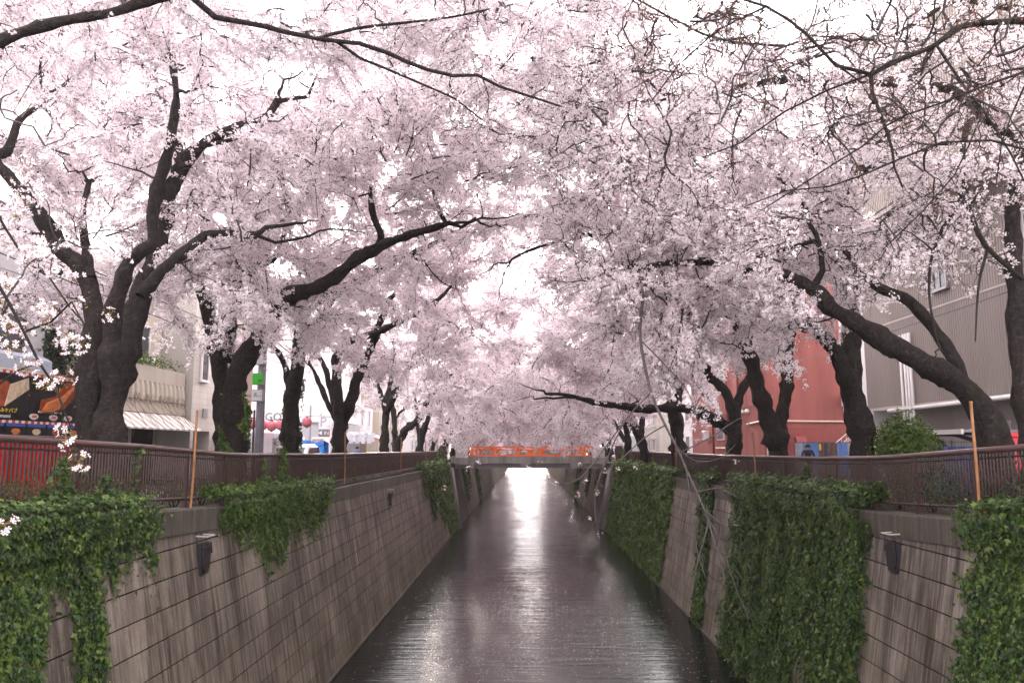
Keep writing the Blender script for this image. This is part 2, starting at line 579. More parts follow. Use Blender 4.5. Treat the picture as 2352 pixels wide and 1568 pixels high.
CH, CW = .53, .95
def block_mesh(name, w, h, dz=.05, b=.004):
    """block lying in local x (along the wall) / y (up the face), its face towards +z"""
    x, y = w / 2, h / 2
    V = [(-x, -y, 0), (x, -y, 0), (x, y, 0), (-x, y, 0), (-x, -y, dz - b), (x, -y, dz - b), (x, y, dz - b), (-x, y, dz - b),
         (-x + b, -y + b, dz), (x - b, -y + b, dz), (x - b, y - b, dz), (-x + b, y - b, dz)]
    F = [(0, 1, 5, 4), (1, 2, 6, 5), (2, 3, 7, 6), (3, 0, 4, 7), (4, 5, 9, 8), (5, 6, 10, 9), (6, 7, 11, 10), (7, 4, 8, 11), (8, 9, 10, 11)]
    me = bpy.data.meshes.new(name); me.from_pydata(V, [], F); me.update()
    return me

SL = math.hypot(.18, 1.0)
def build_wall(side, y0, y1, label, Gf, bmat, nparts):
    root = thing("retaining_wall", label, "river wall", (0, 0, 0))
    # backing
    mb = MB()
    za, zb = WATER - 1.0, .15
    xa, xb = wall_x(side, za) + side * .03, wall_x(side, zb) + side * .03
    ys = [y0, y1]
    mb.add([(xa, y0, za), (xb, y0, zb), (xb, y1, zb), (xa, y1, za), (xa + side * 1.6, y0, za), (xb + side * .5, y0, zb), (xb + side * .5, y1, zb), (xa + side * 1.6, y1, za)],
           [(0, 1, 2, 3), (4, 7, 6, 5), (1, 5, 6, 2), (0, 3, 7, 4), (0, 4, 5, 1), (3, 2, 6, 7)])
    mb.build("backing", "joint_mortar", root)
    # coping
    cp = MB()
    e = 7.45 if side < 0 else 8.3
    yy = [y for y in YS if y0 < y < y1]
    yy = [y0] + yy + [y1]
    for ya, yb in zip(yy[:-1], yy[1:]):
        a, b = Gf(ya), Gf(yb)
        ga = ya + (.006 if ya > y0 else 0)
        xo, xi = side * (e - .23), side * (e + .45)
        V = [(xo - side * .02 + side * .012, ga, a - .52), (xo, ga, a - .035), (xo + side * .035, ga, a), (xi, ga, a), (xi, ga, a - .52)]
        V += [(p[0], yb, p[2] - a + b) for p in V]
        cp.add(V, [(0, 1, 2, 3, 4), (9, 8, 7, 6, 5)] + [(i, i + 5, (i + 1) % 5 + 5, (i + 1) % 5) for i in range(5)])
    cp.build("coping", "coping_stone", root)
    # blocks
    full = block_mesh("block", CW - .002, CH * SL - .026)
    full.materials.append(MATS[bmat])
    spots = []
    rows = 12
    for r in range(rows):
        zc = WATER + .02 + (r + .5) * CH
        off = (r % 2) * CW / 2 + (r % 3) * .06
        y = y0 + off - CW / 2
        while y < y1 + CW / 2:
            if y0 + .2 < y < y1 - .2 and not (zc + CH / 2 > Gf(y) + .02 and zc > Gf(y) - .3):
                spots.append((y, zc))
            y += CW
    spots.sort(key=lambda s: abs(s[0] - 14) if s[0] > 9 else 200 - s[0])
    tilt = math.atan(.18)
    # face normal points to the river (and up)
    nrm = Vector((-side, 0, .18)).normalized()
    upv = Vector((side * .18, 0, 1)).normalized()
    along = upv.cross(nrm)
    M3 = Matrix((along, upv, nrm)).transposed()
    rest = NB()
    fv = np.array([v.co for v in full.vertices]); ff = np.array([list(p.vertices) for p in full.polygons])
    Mn = np.array(M3)
    for i, (y, zc) in enumerate(spots):
        jx = RNG.uniform(-.0015, .0015)
        p = Vector((wall_x(side, zc), y, zc)) - nrm * (.028 - jx)
        if i < nparts:
            o = bpy.data.objects.new("block", full)
            COL.objects.link(o); o.parent = root
            rr = Matrix.Rotation(RNG.uniform(-.002, .002), 3, 'Z')
            o.matrix_local = Matrix.Translation(p) @ (M3 @ rr).to_4x4()
        else:
            rest.add(fv @ Mn.T + np.array(p), ff, 4)
    if rest.n:
        o = rest.build("far_blocks", [bmat], root)
        o["kind"] = "stuff"
    # footing
    ft = MB()
    x0 = wall_x(side, WATER) - side * .06
    ft.add([(x0, y0, WATER - .6), (x0 - side * .03, y0, WATER + .07), (x0 + side * .2, y0, WATER + .09), (x0 + side * .2, y0, WATER - .6),
            (x0, y1, WATER - .6), (x0 - side * .03, y1, WATER + .07), (x0 + side * .2, y1, WATER + .09), (x0 + side * .2, y1, WATER - .6)],
           [(0, 1, 5, 4), (1, 2, 6, 5), (2, 3, 7, 6), (0, 3, 2, 1), (4, 5, 6, 7)])
    ft.build("footing", "coping_stone", root)
    return root

build_wall(-1, -8, 73, "long dark stained block river wall running below the kebab stall bank", G_left, "wall_block", 299)
build_wall(1, -8, 73, "ivy draped block river wall below the red building bank", G_right, "wall_block_green", 299)

def far_wall(side, label, Gf):
    root = thing("retaining_wall", label, "river wall")
    y0, y1 = 83, 420
    mb = MB()
    za, zb = WATER - 1, -.5
    nseg = 26
    for i in range(nseg):
        a = y0 + (y1 - y0) * i / nseg; b = y0 + (y1 - y0) * (i + 1) / nseg - .03
        xa, xb = wall_x(side, za), wall_x(side, zb)
        mb.add([(xa, a, za), (xb, a, zb), (xb, b, zb), (xa, b, za), (xa + side, a, za), (xb + side * .5, a, zb), (xb + side * .5, b, zb), (xa + side, b, za)],
               [(0, 1, 2, 3), (4, 7, 6, 5), (1, 5, 6, 2), (0, 4, 5, 1), (3, 2, 6, 7)])
    mb.build("wall_panel_face", "wall_block_green", root)["kind"] = "stuff"
    cp = MB()
    e = 7.45 if side < 0 else 8.3
    cp.box((side * (e + .15), (y0 + y1) / 2, -.25), (.5, y1 - y0, .5))
    cp.build("coping", "coping_stone", root)
far_wall(-1, "distant concrete river wall beyond the orange bridge on the lantern bank", G_left)
far_wall(1, "distant concrete river wall beyond the orange bridge on the red building bank", G_right)

# ================================================================== railings
paint("brown_metal", (.040, .019, .017), .38, .22, 2.2, .03, .5)
paint("brown_rail", (.085, .045, .041), .34, .15, 2, .02, .5)
def fence(side, y0, y1, label, Gf, post0, pitch=2.2):
    root = thing("railing", label, "railing", (0, 0, 0))
    e = (7.45 if side < 0 else 8.3) + .2
    H = 1.31
    ys = [y0] + [float(y) for y in np.arange(y0 + 1, y1 - .5, 1.5)] + [y1]
    def line(h): return [(side * e, y, Gf(y) + h) for y in ys]
    MB().tube(line(H - .06), .06, 10).build("top_rail", "brown_rail", root, True)
    MB().tube(line(.20), .032, 8).build("bottom_rail", "brown_metal", root, True)
    MB().tube(line(H - .20), .018, 4).build("upper_bar", "brown_metal", root)
    # posts
    pm = MB()
    pm.add([(-.03, -.05, 0), (.03, -.05, 0), (.03, .05, 0), (-.03, .05, 0),
            (-.03, -.032, .30), (.03, -.032, .30), (.03, .032, .30), (-.03, .032, .30),
            (-.03, -.032, 1.19), (.03, -.032, 1.19), (.03, .032, 1.19), (-.03, .032, 1.19)],
           [(0, 1, 2, 3), (0, 4, 5, 1), (1, 5, 6, 2), (2, 6, 7, 3), (3, 7, 4, 0), (4, 8, 9, 5), (5, 9, 10, 6), (6, 10, 11, 7), (7, 11, 8, 4), (8, 11, 10, 9)])
    pm.box((0, 0, 1.205), (.085, .09, .03))
    pm.box((0, 0, .012), (.12, .16, .024))
    pmesh = pm.mesh("post"); pmesh.materials.append(MATS["brown_metal"])
    k0 = math.floor((y0 - post0) / pitch) + 1
    posts = []
    y = post0 + k0 * pitch
    while y < y1:
        posts.append(y); y += pitch
    for y in posts:
        o = link("post", pmesh, (), root); o.location = (side * e, y, Gf(y))
    # balusters: broad above, thin below, the change following an arch in every bay
    nb = 20
    meshes = []
    for k in range(nb):
        t = (k + 1) / (nb + 1) * 2 - 1
        h = .34 + .34 * max(0, 1 - t * t) ** .5
        b = MB()
        b.box((0, 0, (.2 + h) / 2), (.018, .014, h - .2))
        b.box((0, 0, (h + H - .1) / 2), (.024, .026, H - .1 - h))
        me = b.mesh("baluster"); me.materials.append(MATS["brown_metal"]); meshes.append(me)
    spots = []
    for yp in [posts[0] - pitch] + posts:
        for k in range(nb):
            y = yp + (k + 1) * pitch / (nb + 1)
            if y0 < y < y1: spots.append((y, k))
    spots.sort(key=lambda s: s[0] if s[0] > 9 else 500)
    rest = NB()
    for i, (y, k) in enumerate(spots):
        if i < 298:
            o = link("baluster", meshes[k], (), root); o.location = (side * e, y, Gf(y))
        else:
            me = meshes[k]
            fv = np.array([v.co for v in me.vertices]); ff = np.array([list(p.vertices) for p in me.polygons])
            rest.add(fv + np.array((side * e, y, Gf(y))), ff, 4)
    if rest.n:
        rest.build("far_balusters", ["brown_metal"], root)["kind"] = "stuff"
    return root
fence(-1, 4, 68.5, "brown metal railing with close bars along the kebab stall bank", G_left, 17.75)
fence(1, 4, 68.5, "brown metal railing with close bars along the red building bank", G_right, 17.4)

# raised end sections of the railing beside the orange bridge
def ramp_rail(side, label):
    root = thing("railing", label, "railing")
    e = (7.45 if side < 0 else 8.3) + .2
    MB().tube([(side * e, 68.52, 1.25), (side * e, 70, 1.72), (side * e, 75.5, 1.72)], .055, 8).build("top_rail", "brown_rail", root, True)
    MB().tube([(side * e, 68.52, .2), (side * e, 75.5, .4)], .03, 6).build("bottom_rail", "brown_metal", root)
    for y in np.arange(69, 75.5, .16):
        top = np.interp(y, [68.5, 70, 75.5], [1.25, 1.72, 1.72]) - .04
        MB().box((side * e, y, (.22 + top) / 2), (.04, .03, top - .22)).build("baluster", "brown_metal", root)
ramp_rail(-1, "short raised brown railing stepping up to the orange bridge, lantern bank")
ramp_rail(1, "short raised brown railing stepping up to the orange bridge, red building bank")

# bamboo poles tied to the railings
def mat_bamboo():
    m, t, out = new_mat("bamboo")
    b = pbsdf(t, out, .5, .35)
    pos = t.new("ShaderNodeNewGeometry").outputs["Position"]
    c = t.ramp(t.noise(t.mapping(pos, (6, 6, .7)), 3, 4, .6), [(.3, (.22, .095, .04)), (.7, (.38, .19, .085))])
    t.l.new(c, b.inputs["Base Color"]); MATS["bamboo"] = m
mat_bamboo()
def pole_mesh(h):
    pts, rr = [], []
    z = 0
    while z < h:
        for dz, r in ((0, .027), (.02, .032), (.04, .027)):
            pts.append((0.008 * math.sin(z * 2.1), 0, z + dz)); rr.append(r)
        z += .36
    return MB().tube(pts, rr, 8).mesh("bamboo_pole", True)
pm_ = pole_mesh(2.35); pm_.materials.append(MATS["bamboo"])
def pole(side, y, label, lean=0.0, hs=1.0):
    e = (7.45 if side < 0 else 8.3) - .02
    Gf = G_left if side < 0 else G_right
    o = link("bamboo_pole", pm_)
    o.location = (side * e, y, Gf(y) - .05); o.scale = (1, 1, hs); o.rotation_euler = (0, lean, 0)
    return tag(o, label, "pole", "bamboo poles tied to the railings")
pole(-1, 17.55, "tall bamboo pole nearest on the beige house bank, in front of the balcony", .02)
pole(-1, 32.4, "bamboo pole before the fourth tree trunk, near the blue jacket person", -.01)
pole(-1, 46.8, "bamboo pole in front of the leaning trunks past the red awning", .01)
pole(-1, 58.5, "thin bamboo pole where the lantern bank railing nears its raised end")
pole(-1, 66, "farthest thin bamboo pole on the lantern bank railing")
pole(1, 14.75, "tall bamboo pole in front of the red box and blue sheeting", .0, 1.0)
pole(1, 28.8, "bamboo pole rising before the red facade by the white hoods", -.02)
pole(1, 44, "bamboo pole behind the long bare hanging branch", .01)
pole(1, 56.6, "thin bamboo pole above the wide ivy curtain")
pole(1, 66.5, "farthest thin bamboo pole on the red building bank railing")

# flap valves on the walls
paint("black_iron", (.022, .020, .024), .45, .3, 9, .1, .45)
paint("pale_pipe", (.42, .40, .38), .6, .15, 5)
def flap(side, y, z, label):
    root = thing("flap_valve", label, "drain flap", (wall_x(side, z) - side * .06, y, z), rad(90) if side < 0 else rad(-90))
    b = MB()
    b.prism([(-.16, .26), (.16, .26), (.18, .05), (.15, -.20), (.07, -.31), (-.07, -.31), (-.15, -.20), (-.18, .05)], 1, -.10, -.04)
    b.build("flap_plate", "black_iron", root)
    MB().box((0, .01, 0), (.44, .10, .66)).build("back_plate", "black_iron", root)
    for sx in (-1, 1):
        MB().tube([(sx * .19, -.08, .34), (sx * .20, -.11, .1)], .022, 6).build("hinge", "black_iron", root)
    br = MB()
    br.tube([(-.19, .1, .50), (-.19, -.16, .49), (.19, -.16, .49), (.19, .1, .50)], .017, 6)
    br.build("bracket", "pale_pipe", root)
def wall_y(u, v, side):
    """where the ray through a photo point meets the river wall: (y, z)"""
    lo, hi = 6.0, 90.0
    for _ in range(50):
        m = (lo + hi) / 2
        p = unproj(u, v, m)
        if abs(p[0]) < abs(wall_x(side, p[2])): lo = m
        else: hi = m
    p = unproj(u, v, lo)
    return float(p[1]), float(p[2])
for u, v, s, lab in ((460, 1282, -1, "rusty black flap valve under a bracket on the nearer stained wall"),
                     (893, 1146, -1, "small black flap valve farther along the stained wall"),
                     (2060, 1278, 1, "black oval flap valve on the pale lilac wall between ivy curtains"),
                     (1702, 1236, 1, "black flap valve on the bare wall strip beside the wide ivy curtain")):
    y, z = wall_y(u, v, s)
    flap(s, y, z, lab)

# ================================================================== orange bridge
paint("bridge_concrete", (.24, .22, .215), .85, .35, 1.6, .2, .2, streak=True)
paint("bridge_girder", (.42, .40, .42), .6, .15, 2)
paint("pier_concrete", (.15, .135, .13), .8, .45, 1.2, .2, .25, streak=True)
paint("orange_paint", (.83, .155, .025), .5, .12, 2)
paint("pale_stone", (.46, .43, .42), .8, .2, 2, .2)
br = thing("road_bridge", "small concrete bridge with bright orange railings crossing the river", "bridge", (0, 0, 0))
BY0, BY1 = 76.0, 82.5
MB().box((.3, (BY0 + BY1) / 2, .42), (15.2, BY1 - BY0, .55)).build("deck", "bridge_concrete", br)
MB().box((.3, BY0 - .1, .40), (14.6, .2, .70)).build("fascia", "bridge_concrete", br)
for k, x in enumerate((-5.3, -.2, 4.5)):
    MB().box((x, BY0 + .06, -.18), (.62, .7, .5)).build("bearing_block", "bridge_concrete", br)
for y in (BY0 + .55, BY0 + 2.6, BY1 - .5):
    MB().box((.3, y, -.19), (14.3, .34, .46)).build("girder", "bridge_girder", br)
for s, e in ((-1, 7.0), (1, 7.75)):
    mb = MB()
    for yy0, yy1, o in ((72.6, 74.2, .30), (74.2, 83, .12)):
        za, zb = WATER - .6, .05
        xa, xb = wall_x(s, za) - s * o, wall_x(s, zb) - s * o
        mb.add([(xa, yy0, za), (xb, yy0, zb), (xb, yy1, zb), (xa, yy1, za), (xa + s * 2, yy0, za), (xb + s * 1.2, yy0, zb), (xb + s * 1.2, yy1, zb), (xa + s * 2, yy1, za)],
               [(0, 1, 2, 3), (4, 7, 6, 5), (1, 5, 6, 2), (0, 4, 5, 1), (3, 2, 6, 7)])
    mb.build("abutment", "pier_concrete", br)
    for yy in (73.0, 73.7):
        p0 = (wall_x(s, WATER) - s * .38, yy, WATER - .3); p1 = (wall_x(s, -.3) - s * .38, yy, -.3)
        MB().tube([p0, p1], .16, 10).build("drain_pipe", "pier_concrete", br, True)
    MB().bbox((s * (e - .85), BY0 - .1, 1.13), (1.15, 1.0, 1.05), .05).build("end_pillar", "pale_stone", br)
    MB().box((s * (e - .85), BY0 + .08, .30), (1.3, 1.3, .66)).build("pillar_base", "bridge_concrete", br)
for yy, w in ((BY0 + .15, .10), (BY1 - .2, .10)):
    for z, h in ((1.60, .10), (1.30, .07), (.80, .07)):
        MB().box((.3, yy, z), (12.2 if z > 1.5 else 11.8, .13, h * 1.25)).build("rail", "orange_paint", br)
    for x in np.linspace(-5.2, 5.6, 6):
        MB().box((x, yy + .003, 1.10), (.22, .2, .97)).build("rail_post", "orange_paint", br)
        MB().box((x + .30 * (1 if x > 0 else -1) * 0 + .42, yy + .003, 1.04), (.11, .10, .80)).build("rail_strut", "orange_paint", br)
MB().box((.42, BY0 + .17, 1.06), (.62, .05, .62)).build("name_panel", "orange_paint", br)

# next bridge, pale green, far up the river
paint("teal_paint", (.20, .36, .33), .5, .1, 2)
b2 = thing("road_bridge", "pale green railed bridge far up the river behind the orange one", "bridge")
MB().box((.3, 150, .35), (16, 7, .7)).build("deck", "bridge_concrete", b2)
for z in (1.75, 1.25, .95):
    MB().box((.3, 146.6, z), (15.5, .12, .12)).build("rail", "teal_paint", b2)
for x in np.linspace(-7, 7.6, 12):
    MB().box((x, 146.603, 1.22), (.12, .10, 1.05)).build("rail_post", "teal_paint", b2)
# ================================================================== ivy, hedges
LEAFV = np.array([(0, -.5, .02), (.50, -.16, -.06), (.17, .12, .0), (0, .64, -.10), (-.17, .12, .0), (-.50, -.16, -.06)])
LEAFF = np.array([(0, 1, 2, 3), (0, 3, 4, 5)])
KITEV = np.array([(0, -.5, .02), (.42, -.05, -.07), (0, .62, -.08), (-.42, -.05, -.07)])
KITEF = np.array([(0, 1, 2), (0, 2, 3)])

def leaves(P, N, U, size, V0=LEAFV, F0=LEAFF):
    """P centres, N normals, U 'tip' directions"""
    X = np.cross(U, N); X /= np.linalg.norm(X, axis=1, keepdims=True) + 1e-9
    Y = np.cross(N, X)
    s = np.asarray(size)[:, None, None]
    V = P[:, None, :] + s * (V0[None, :, 0:1] * X[:, None, :] + V0[None, :, 1:2] * Y[:, None, :] + V0[None, :, 2:3] * N[:, None, :])
    F = F0[None] + (np.arange(len(P)) * len(V0))[:, None, None]
    return V.reshape(-1, 3), F.reshape(-1, F0.shape[1])

def ivy_surface(side, y, z, Gf):
    g = np.array([Gf(t) for t in y])
    e = 7.45 if side < 0 else 8.3
    base = 6.3 if side < 0 else 7.15
    xw = base + .18 * (z - WATER)
    xc = np.full_like(z, e - .24)
    x = np.where(z < g - .5, xw, xc)
    over = np.clip(z - g, 0, None)
    x = np.where(z > g, e - .22 + np.minimum(over * 1.1, .45), x)
    zz = np.where(z > g, g + .04 + over * .38, z)
    return x, zz

def ivy(label, side, Gf, y0, y1, z0, mask, dens, size, bulge=.16, mat="ivy_leaf", seed=0, ztop=.75, climb=()):
    area = (y1 - y0) * (ztop - z0 + .3)
    n = int(area * dens)
    y = RNG.uniform(y0, y1, n)
    g = np.array([Gf(t) for t in y])
    z = RNG.uniform(z0, ztop + .3, n)
    jy, jz = RNG.normal(scale=.13, size=n) * (RNG.uniform(0, 1, n) < .5), np.abs(RNG.normal(scale=.30, size=n)) * (RNG.uniform(0, 1, n) < .45)
    m = mask(y + jy, z + jz * (z < g - .3), g) & (z < g + ztop)
    y, z = y[m], z[m]
    n = len(y)
    n1, n2, n3 = noise1(seed, 5, .35), noise1(seed + 5, 5, .5), noise1(seed + 9, 4, 1.6)
    lump = .5 + .5 * n1(y + .7 * n2(z * .6)) * 1.6
    strand = .5 + .5 * n3(y + .25 * n2(z * .8)) * 1.5
    th = bulge * np.clip(.10 + 1.15 * lump * strand, .03, 1.5)
    dep = RNG.uniform(0, 1, n) ** .6
    x, zz = ivy_surface(side, y, z, Gf)
    g = np.array([Gf(t) for t in y])
    topb = np.exp(-((z - g - .05) / .35) ** 2) * bulge * .8
    off = .03 + (th + topb) * dep
    P = np.stack([side * (x - off * np.interp(z - g, [0, .35], [1, .3])), y, zz + np.where(z > g, off * .9, np.exp(-((z - g) / .12) ** 2) * off * .5)], 1)
    P += RNG.normal(scale=.012, size=P.shape)
    N = np.stack([-side * np.where(z > g, .35, .9) * np.ones(n), np.zeros(n), np.where(z > g, .9, .35)], 1) + RNG.normal(scale=.38, size=(n, 3))
    N /= np.linalg.norm(N, axis=1, keepdims=True)
    U = np.stack([np.zeros(n), RNG.normal(scale=.55, size=n), -np.ones(n)], 1)
    s = size * np.clip(RNG.lognormal(-.12, .32, n), .4, 1.7)
    nb = NB()
    LV, LF = (KITEV, KITEF) if size > .13 else (LEAFV, LEAFF)
    nb.add(*leaves(P, N, U, s, LV, LF), LF.shape[1])
    for (yc, h, w, k) in climb:                                   # shoots climbing the railing
        e = (7.45 if side < 0 else 8.3) + .2
        t = RNG.uniform(0, 1, k) ** 1.3
        Q = np.stack([side * (e - RNG.normal(.03, .07, k)), yc + RNG.normal(scale=w, size=k) * (1.1 - t), Gf(yc) + t * h], 1)
        Nn = rand_unit(k) + np.array([-side * .8, -.4, .4]); Nn /= np.linalg.norm(Nn, axis=1, keepdims=True)
        nb.add(*leaves(Q, Nn, rand_unit(k) + np.array([0, 0, -1.]), size * RNG.uniform(.6, 1.2, k), LV, LF), LF.shape[1])
    root = thing("ivy", label, "ivy", (side * 7.6, (y0 + y1) / 2, float(Gf((y0 + y1) / 2))))
    off0 = np.array(root.location)
    nb.V = [v - off0.astype(np.float32) for v in nb.V]
    o = nb.build("ivy_leaves", [mat], root)
    o["kind"] = "stuff"
    # a few hanging stems
    k = max(4, int((y1 - y0) * 1.2))
    ys = RNG.uniform(y0 + .1, y1 - .1, k)
    st = []
    for yy in ys:
        zs = np.linspace(Gf(yy) + .02, max(z0 + .2, Gf(yy) - RNG.uniform(.8, 3)), 8)
        yv = yy + np.cumsum(RNG.normal(scale=.035, size=8))
        ok = mask(yv, zs, np.array([Gf(t) for t in yv]))
        if not ok.all(): continue
        xx, z2 = ivy_surface(side, yv, zs, Gf)
        st.append(np.stack([side * (xx - .04), yv, z2], 1))
    if st:
        V, F = batch_tubes(np.array(st) - off0, np.full((len(st), 8), .007), 3)
        nb = NB(); nb.add(V, F, 4); nb.build("ivy_stems", ["twig_bark"], root)["kind"] = "stuff"
    return root

def edge(seed, amp, f=.5):
    f_ = noise1(seed, 5, f)
    return lambda y: amp * f_(y) * 1.8
eA, eB, eC, eD, eE, eF = (edge(s, .45, .45) for s in (21, 22, 23, 24, 25, 26))
eh = edge(31, .22, .6)
def mA(y, z, g):
    top = (z > g - .72 + eA(y) * .8 - np.clip(14.2 - y, 0, 1.2) * .35) & (y < 15.35 + eh(z * 2))
    d1 = (y < 11.65 + eh(z) * .9 + .10 * (z + 2)) & (z > -5.3)
    d2 = (np.abs(y - 13.0 - eh(z + 4) * .5 - .05 * (z + 1)) < .40 - .05 * (z < -1.6)) & (z > -2.75 + eA(y * 3) * .5)
    return top | d1 | d2
ivy("dense ivy spilling over the wall top below the kebab stall in two hanging tails", -1, G_left, 8, 15.9, -5.4, mA, 1400, .080, .18, "ivy_leaf", 3, .8,
    climb=((12.9, 1.0, .35, 500), (15.35, 1.25, .10, 160), (14.3, .7, .4, 300)))
def mB(y, z, g):
    r = np.clip(np.minimum((y - 18.6) / 2.5, (28.6 - y) / 1.2), 0, 1)
    low = g - .25 - (.55 + .75 * np.exp(-((y - 22.4) / 1.3) ** 2) + .35 * np.exp(-((y - 26.8) / .8) ** 2)) * r + eB(y * 1.5) * .5 * r
    return (z > low) & (y > 18.6) & (y < 28.9)
ivy("bushy ivy clump on the stained wall below the third tree, climbing the railing", -1, G_left, 18.3, 29.0, -2.0, mB, 1150, .088, .26, "ivy_leaf_bright", 7, .8,
    climb=((24.6, 1.45, .45, 900), (22.9, 1.1, .22, 300), (28.5, .6, .5, 200), (31.2, .45, .6, 240)))
def mC(y, z, g):
    low = np.where(y < 57.2, -1.2, np.where(y < 60, -2.6, np.where(y < 62.6, -2.0, np.where(y < 66, -3.9, -5.6)))) + eC(y) * 1.3
    return (z > low) & (y > 54.6)
ivy("yellow green ivy curtain beside the orange bridge on the lantern bank", -1, G_left, 54.4, 72.4, -5.7, mC, 200, .19, .35, "ivy_leaf_bright", 9, .7,
    climb=((70, 1.5, 1.2, 260), (66, 1.2, .5, 120)))
def mD(y, z, g):
    return (y < 14.75 + eh(z * 1.4) * 1.0 - .14 * (z + 1) * (z < -1)) & (z > -5.0)
ivy("dark ivy hanging on the lilac stained wall at the frame's edge", 1, G_right, 8.5, 15.6, -5.2, mD, 1200, .086, .2, "ivy_leaf", 13, .8,
    climb=((12.6, .8, .5, 500), (14.2, .35, .3, 200), (11, 1.2, .4, 400)))
def mE(y, z, g):
    a = y > 19.0 + eh(z * 1.3) * .8 + .08 * z
    a &= y < 30.6 + .30 * z * .3 + eh(z + 9) * 1.2
    hole = (np.abs(y - (22.6 + .1 * z)) < .55) & (z < -3.6 + eE(y))
    return a & (z > -5.65 + np.clip(eE(y * 1.4), -.1, .6)) & ~hole
ivy("widest ivy curtain falling to the water below the red facade", 1, G_right, 18.0, 32.0, -5.7, mE, 760, .108, .46, "ivy_leaf", 17, .85,
    climb=((21.5, .7, .6, 300), (24, 1.1, .25, 240), (27.5, .6, .8, 300), (20.2, .5, .3, 200)))
def mS(y, z, g):
    c = 35.6 + .25 * z
    return (np.abs(y - c - eh(z) * 1.2) < 1.15 + .1 * z * .3) & (z > -5.7)
ivy("narrow ivy strip between two bare wall panels under the hanging branch", 1, G_right, 32.2, 38.2, -5.7, mS, 420, .14, .26, "ivy_leaf", 19, .7,
    climb=((35.5, .8, .6, 200),))
def mF(y, z, g):
    return (y > 43.4 + eh(z * 1.5) * 1.8) & (z > -5.7 + np.clip(eF(y * .8), -.1, .5))
ivy("even bright ivy curtain covering the wall up to the orange bridge", 1, G_right, 42.4, 71.6, -5.75, mF, 210, .19, .34, "ivy_leaf_bright", 29, .7,
    climb=((48, .9, .5, 160), (53, 1.1, .3, 140), (58, 1.0, .4, 140), (63, 1.2, .5, 140), (69, 1.4, .8, 200)))
for side, ys, lab in ((-1, ((88, 91), (95, 96.5), (108, 114)), "lantern bank"), (1, ((96, 99), (87, 88.5), (112, 120)), "red building bank")):
    for k, (a, b) in enumerate(ys):
        word = ("first", "second", "third")[k]
        lowz = (-4.2, -3.2, -5.6)[k]
        ivy(f"{word} ivy strip hanging on the wall seen under the bridge, {lab}", side, G_left, a, b, -5.7,
            lambda y, z, g, lowz=lowz: z > lowz, 120, .24, .3, "ivy_leaf_bright", 40 + k, .3)

def leaf_cloud(name, n, rx, ry, rz, size, mat, shell=.55, lobes=5, seed=1, V0=LEAFV, F0=LEAFF):
    r = np.random.default_rng(seed)
    c = r.normal(size=(lobes, 3)) * np.array([rx, ry, rz * .5]) * .45
    c[:, 2] = np.abs(c[:, 2])
    k = r.integers(0, lobes, n)
    d = r.normal(size=(n, 3)); d /= np.linalg.norm(d, axis=1, keepdims=True)
    q = r.uniform(shell, 1, n)[:, None]
    P = c[k] + d * q * np.array([rx, ry, rz]) * .62
    P[:, 2] += rz * .75
    ok = P[:, 2] > .02
    P, d = P[ok], d[ok]
    N = d + r.normal(scale=.5, size=P.shape) + np.array([0, 0, .4]); N /= np.linalg.norm(N, axis=1, keepdims=True)
    U = r.normal(size=P.shape) + np.array([0, 0, -.3])
    V, F = leaves(P, N, U, size * r.uniform(.6, 1.3, len(P)), V0, F0)
    me = np_mesh(name, V, F, F0.shape[1]); me.materials.append(MATS[mat])
    return me

SIMPLEV = np.array([(0, -.6, 0), (.22, 0, .05), (0, .6, 0), (-.22, 0, .05)]); SIMPLEF = np.array([(0, 1, 2, 3)])
def stems_mesh(name, n, w, h, seed):
    r = np.random.default_rng(seed)
    b = MB()
    for _ in range(n):
        a = r.uniform(0, 6.28); q = r.uniform(.2, 1) * w
        b.tube([(0, 0, -.1), (q * .4 * math.cos(a), q * .4 * math.sin(a), h * .45), (q * math.cos(a), q * math.sin(a), h * r.uniform(.7, 1))], [.018, .012, .005], 4, cap=False)
    me = b.mesh(name); me.materials.append(MATS["twig_bark"]); return me
shr = [(leaf_cloud("foliage", 1500, .85, 1.0, .62, .075, m, .5, 6, 50 + i, SIMPLEV, SIMPLEF), stems_mesh("stems", 9, .6, .6, 60 + i))
       for i, m in enumerate(("shrub_leaf", "dark_leaf", "shrub_leaf"))]
def shrub(x, y, z, k, label, rot=0, sc_=1.0, group=None):
    root = thing("shrub", label, "shrub", (x, y, z), rot, group)
    root.scale = (sc_, sc_, sc_)
    link("foliage", shr[k][0], (), root)["kind"] = "stuff"
    link("stems", shr[k][1], (), root)
    return root
# clipped azaleas along both planting beds: nothing tells those behind the bars apart
for side, Gf, lab, grp in ((-1, G_left, "low clipped azalea seen through the railing bars, lantern bank", "azaleas behind the lantern bank railing"),
                           (1, G_right, "low clipped azalea seen through the railing bars, red building bank", "azaleas behind the red building bank railing")):
    e = (7.45 if side < 0 else 8.3) + 1.0
    y = 9.0
    i = 0
    while y < 66:
        if not (side < 0 and 15.8 < y < 18.2) and not (side > 0 and 14.2 < y < 19.0):
            shrub(side * (e + RNG.uniform(-.05, .45)), y, Gf(y) - .08, (0, 0, 2)[i % 3] , lab, RNG.uniform(0, 6), RNG.uniform(.75, 1.0) if y < 30 else RNG.uniform(.85, 1.15), grp)
        y += RNG.uniform(1.3, 1.9) if y < 32 else RNG.uniform(1.9, 2.7); i += 1
shrub(9.55, 15.7, G_right(15.7) - .05, 1, "dark glossy leaved shrub behind the bars beside the tall bamboo pole", .4, 1.25)
shrub(9.9, 13.0, G_right(13.0) - .05, 1, "dark shrub behind the bars next to the red box", 1.4, 1.35)
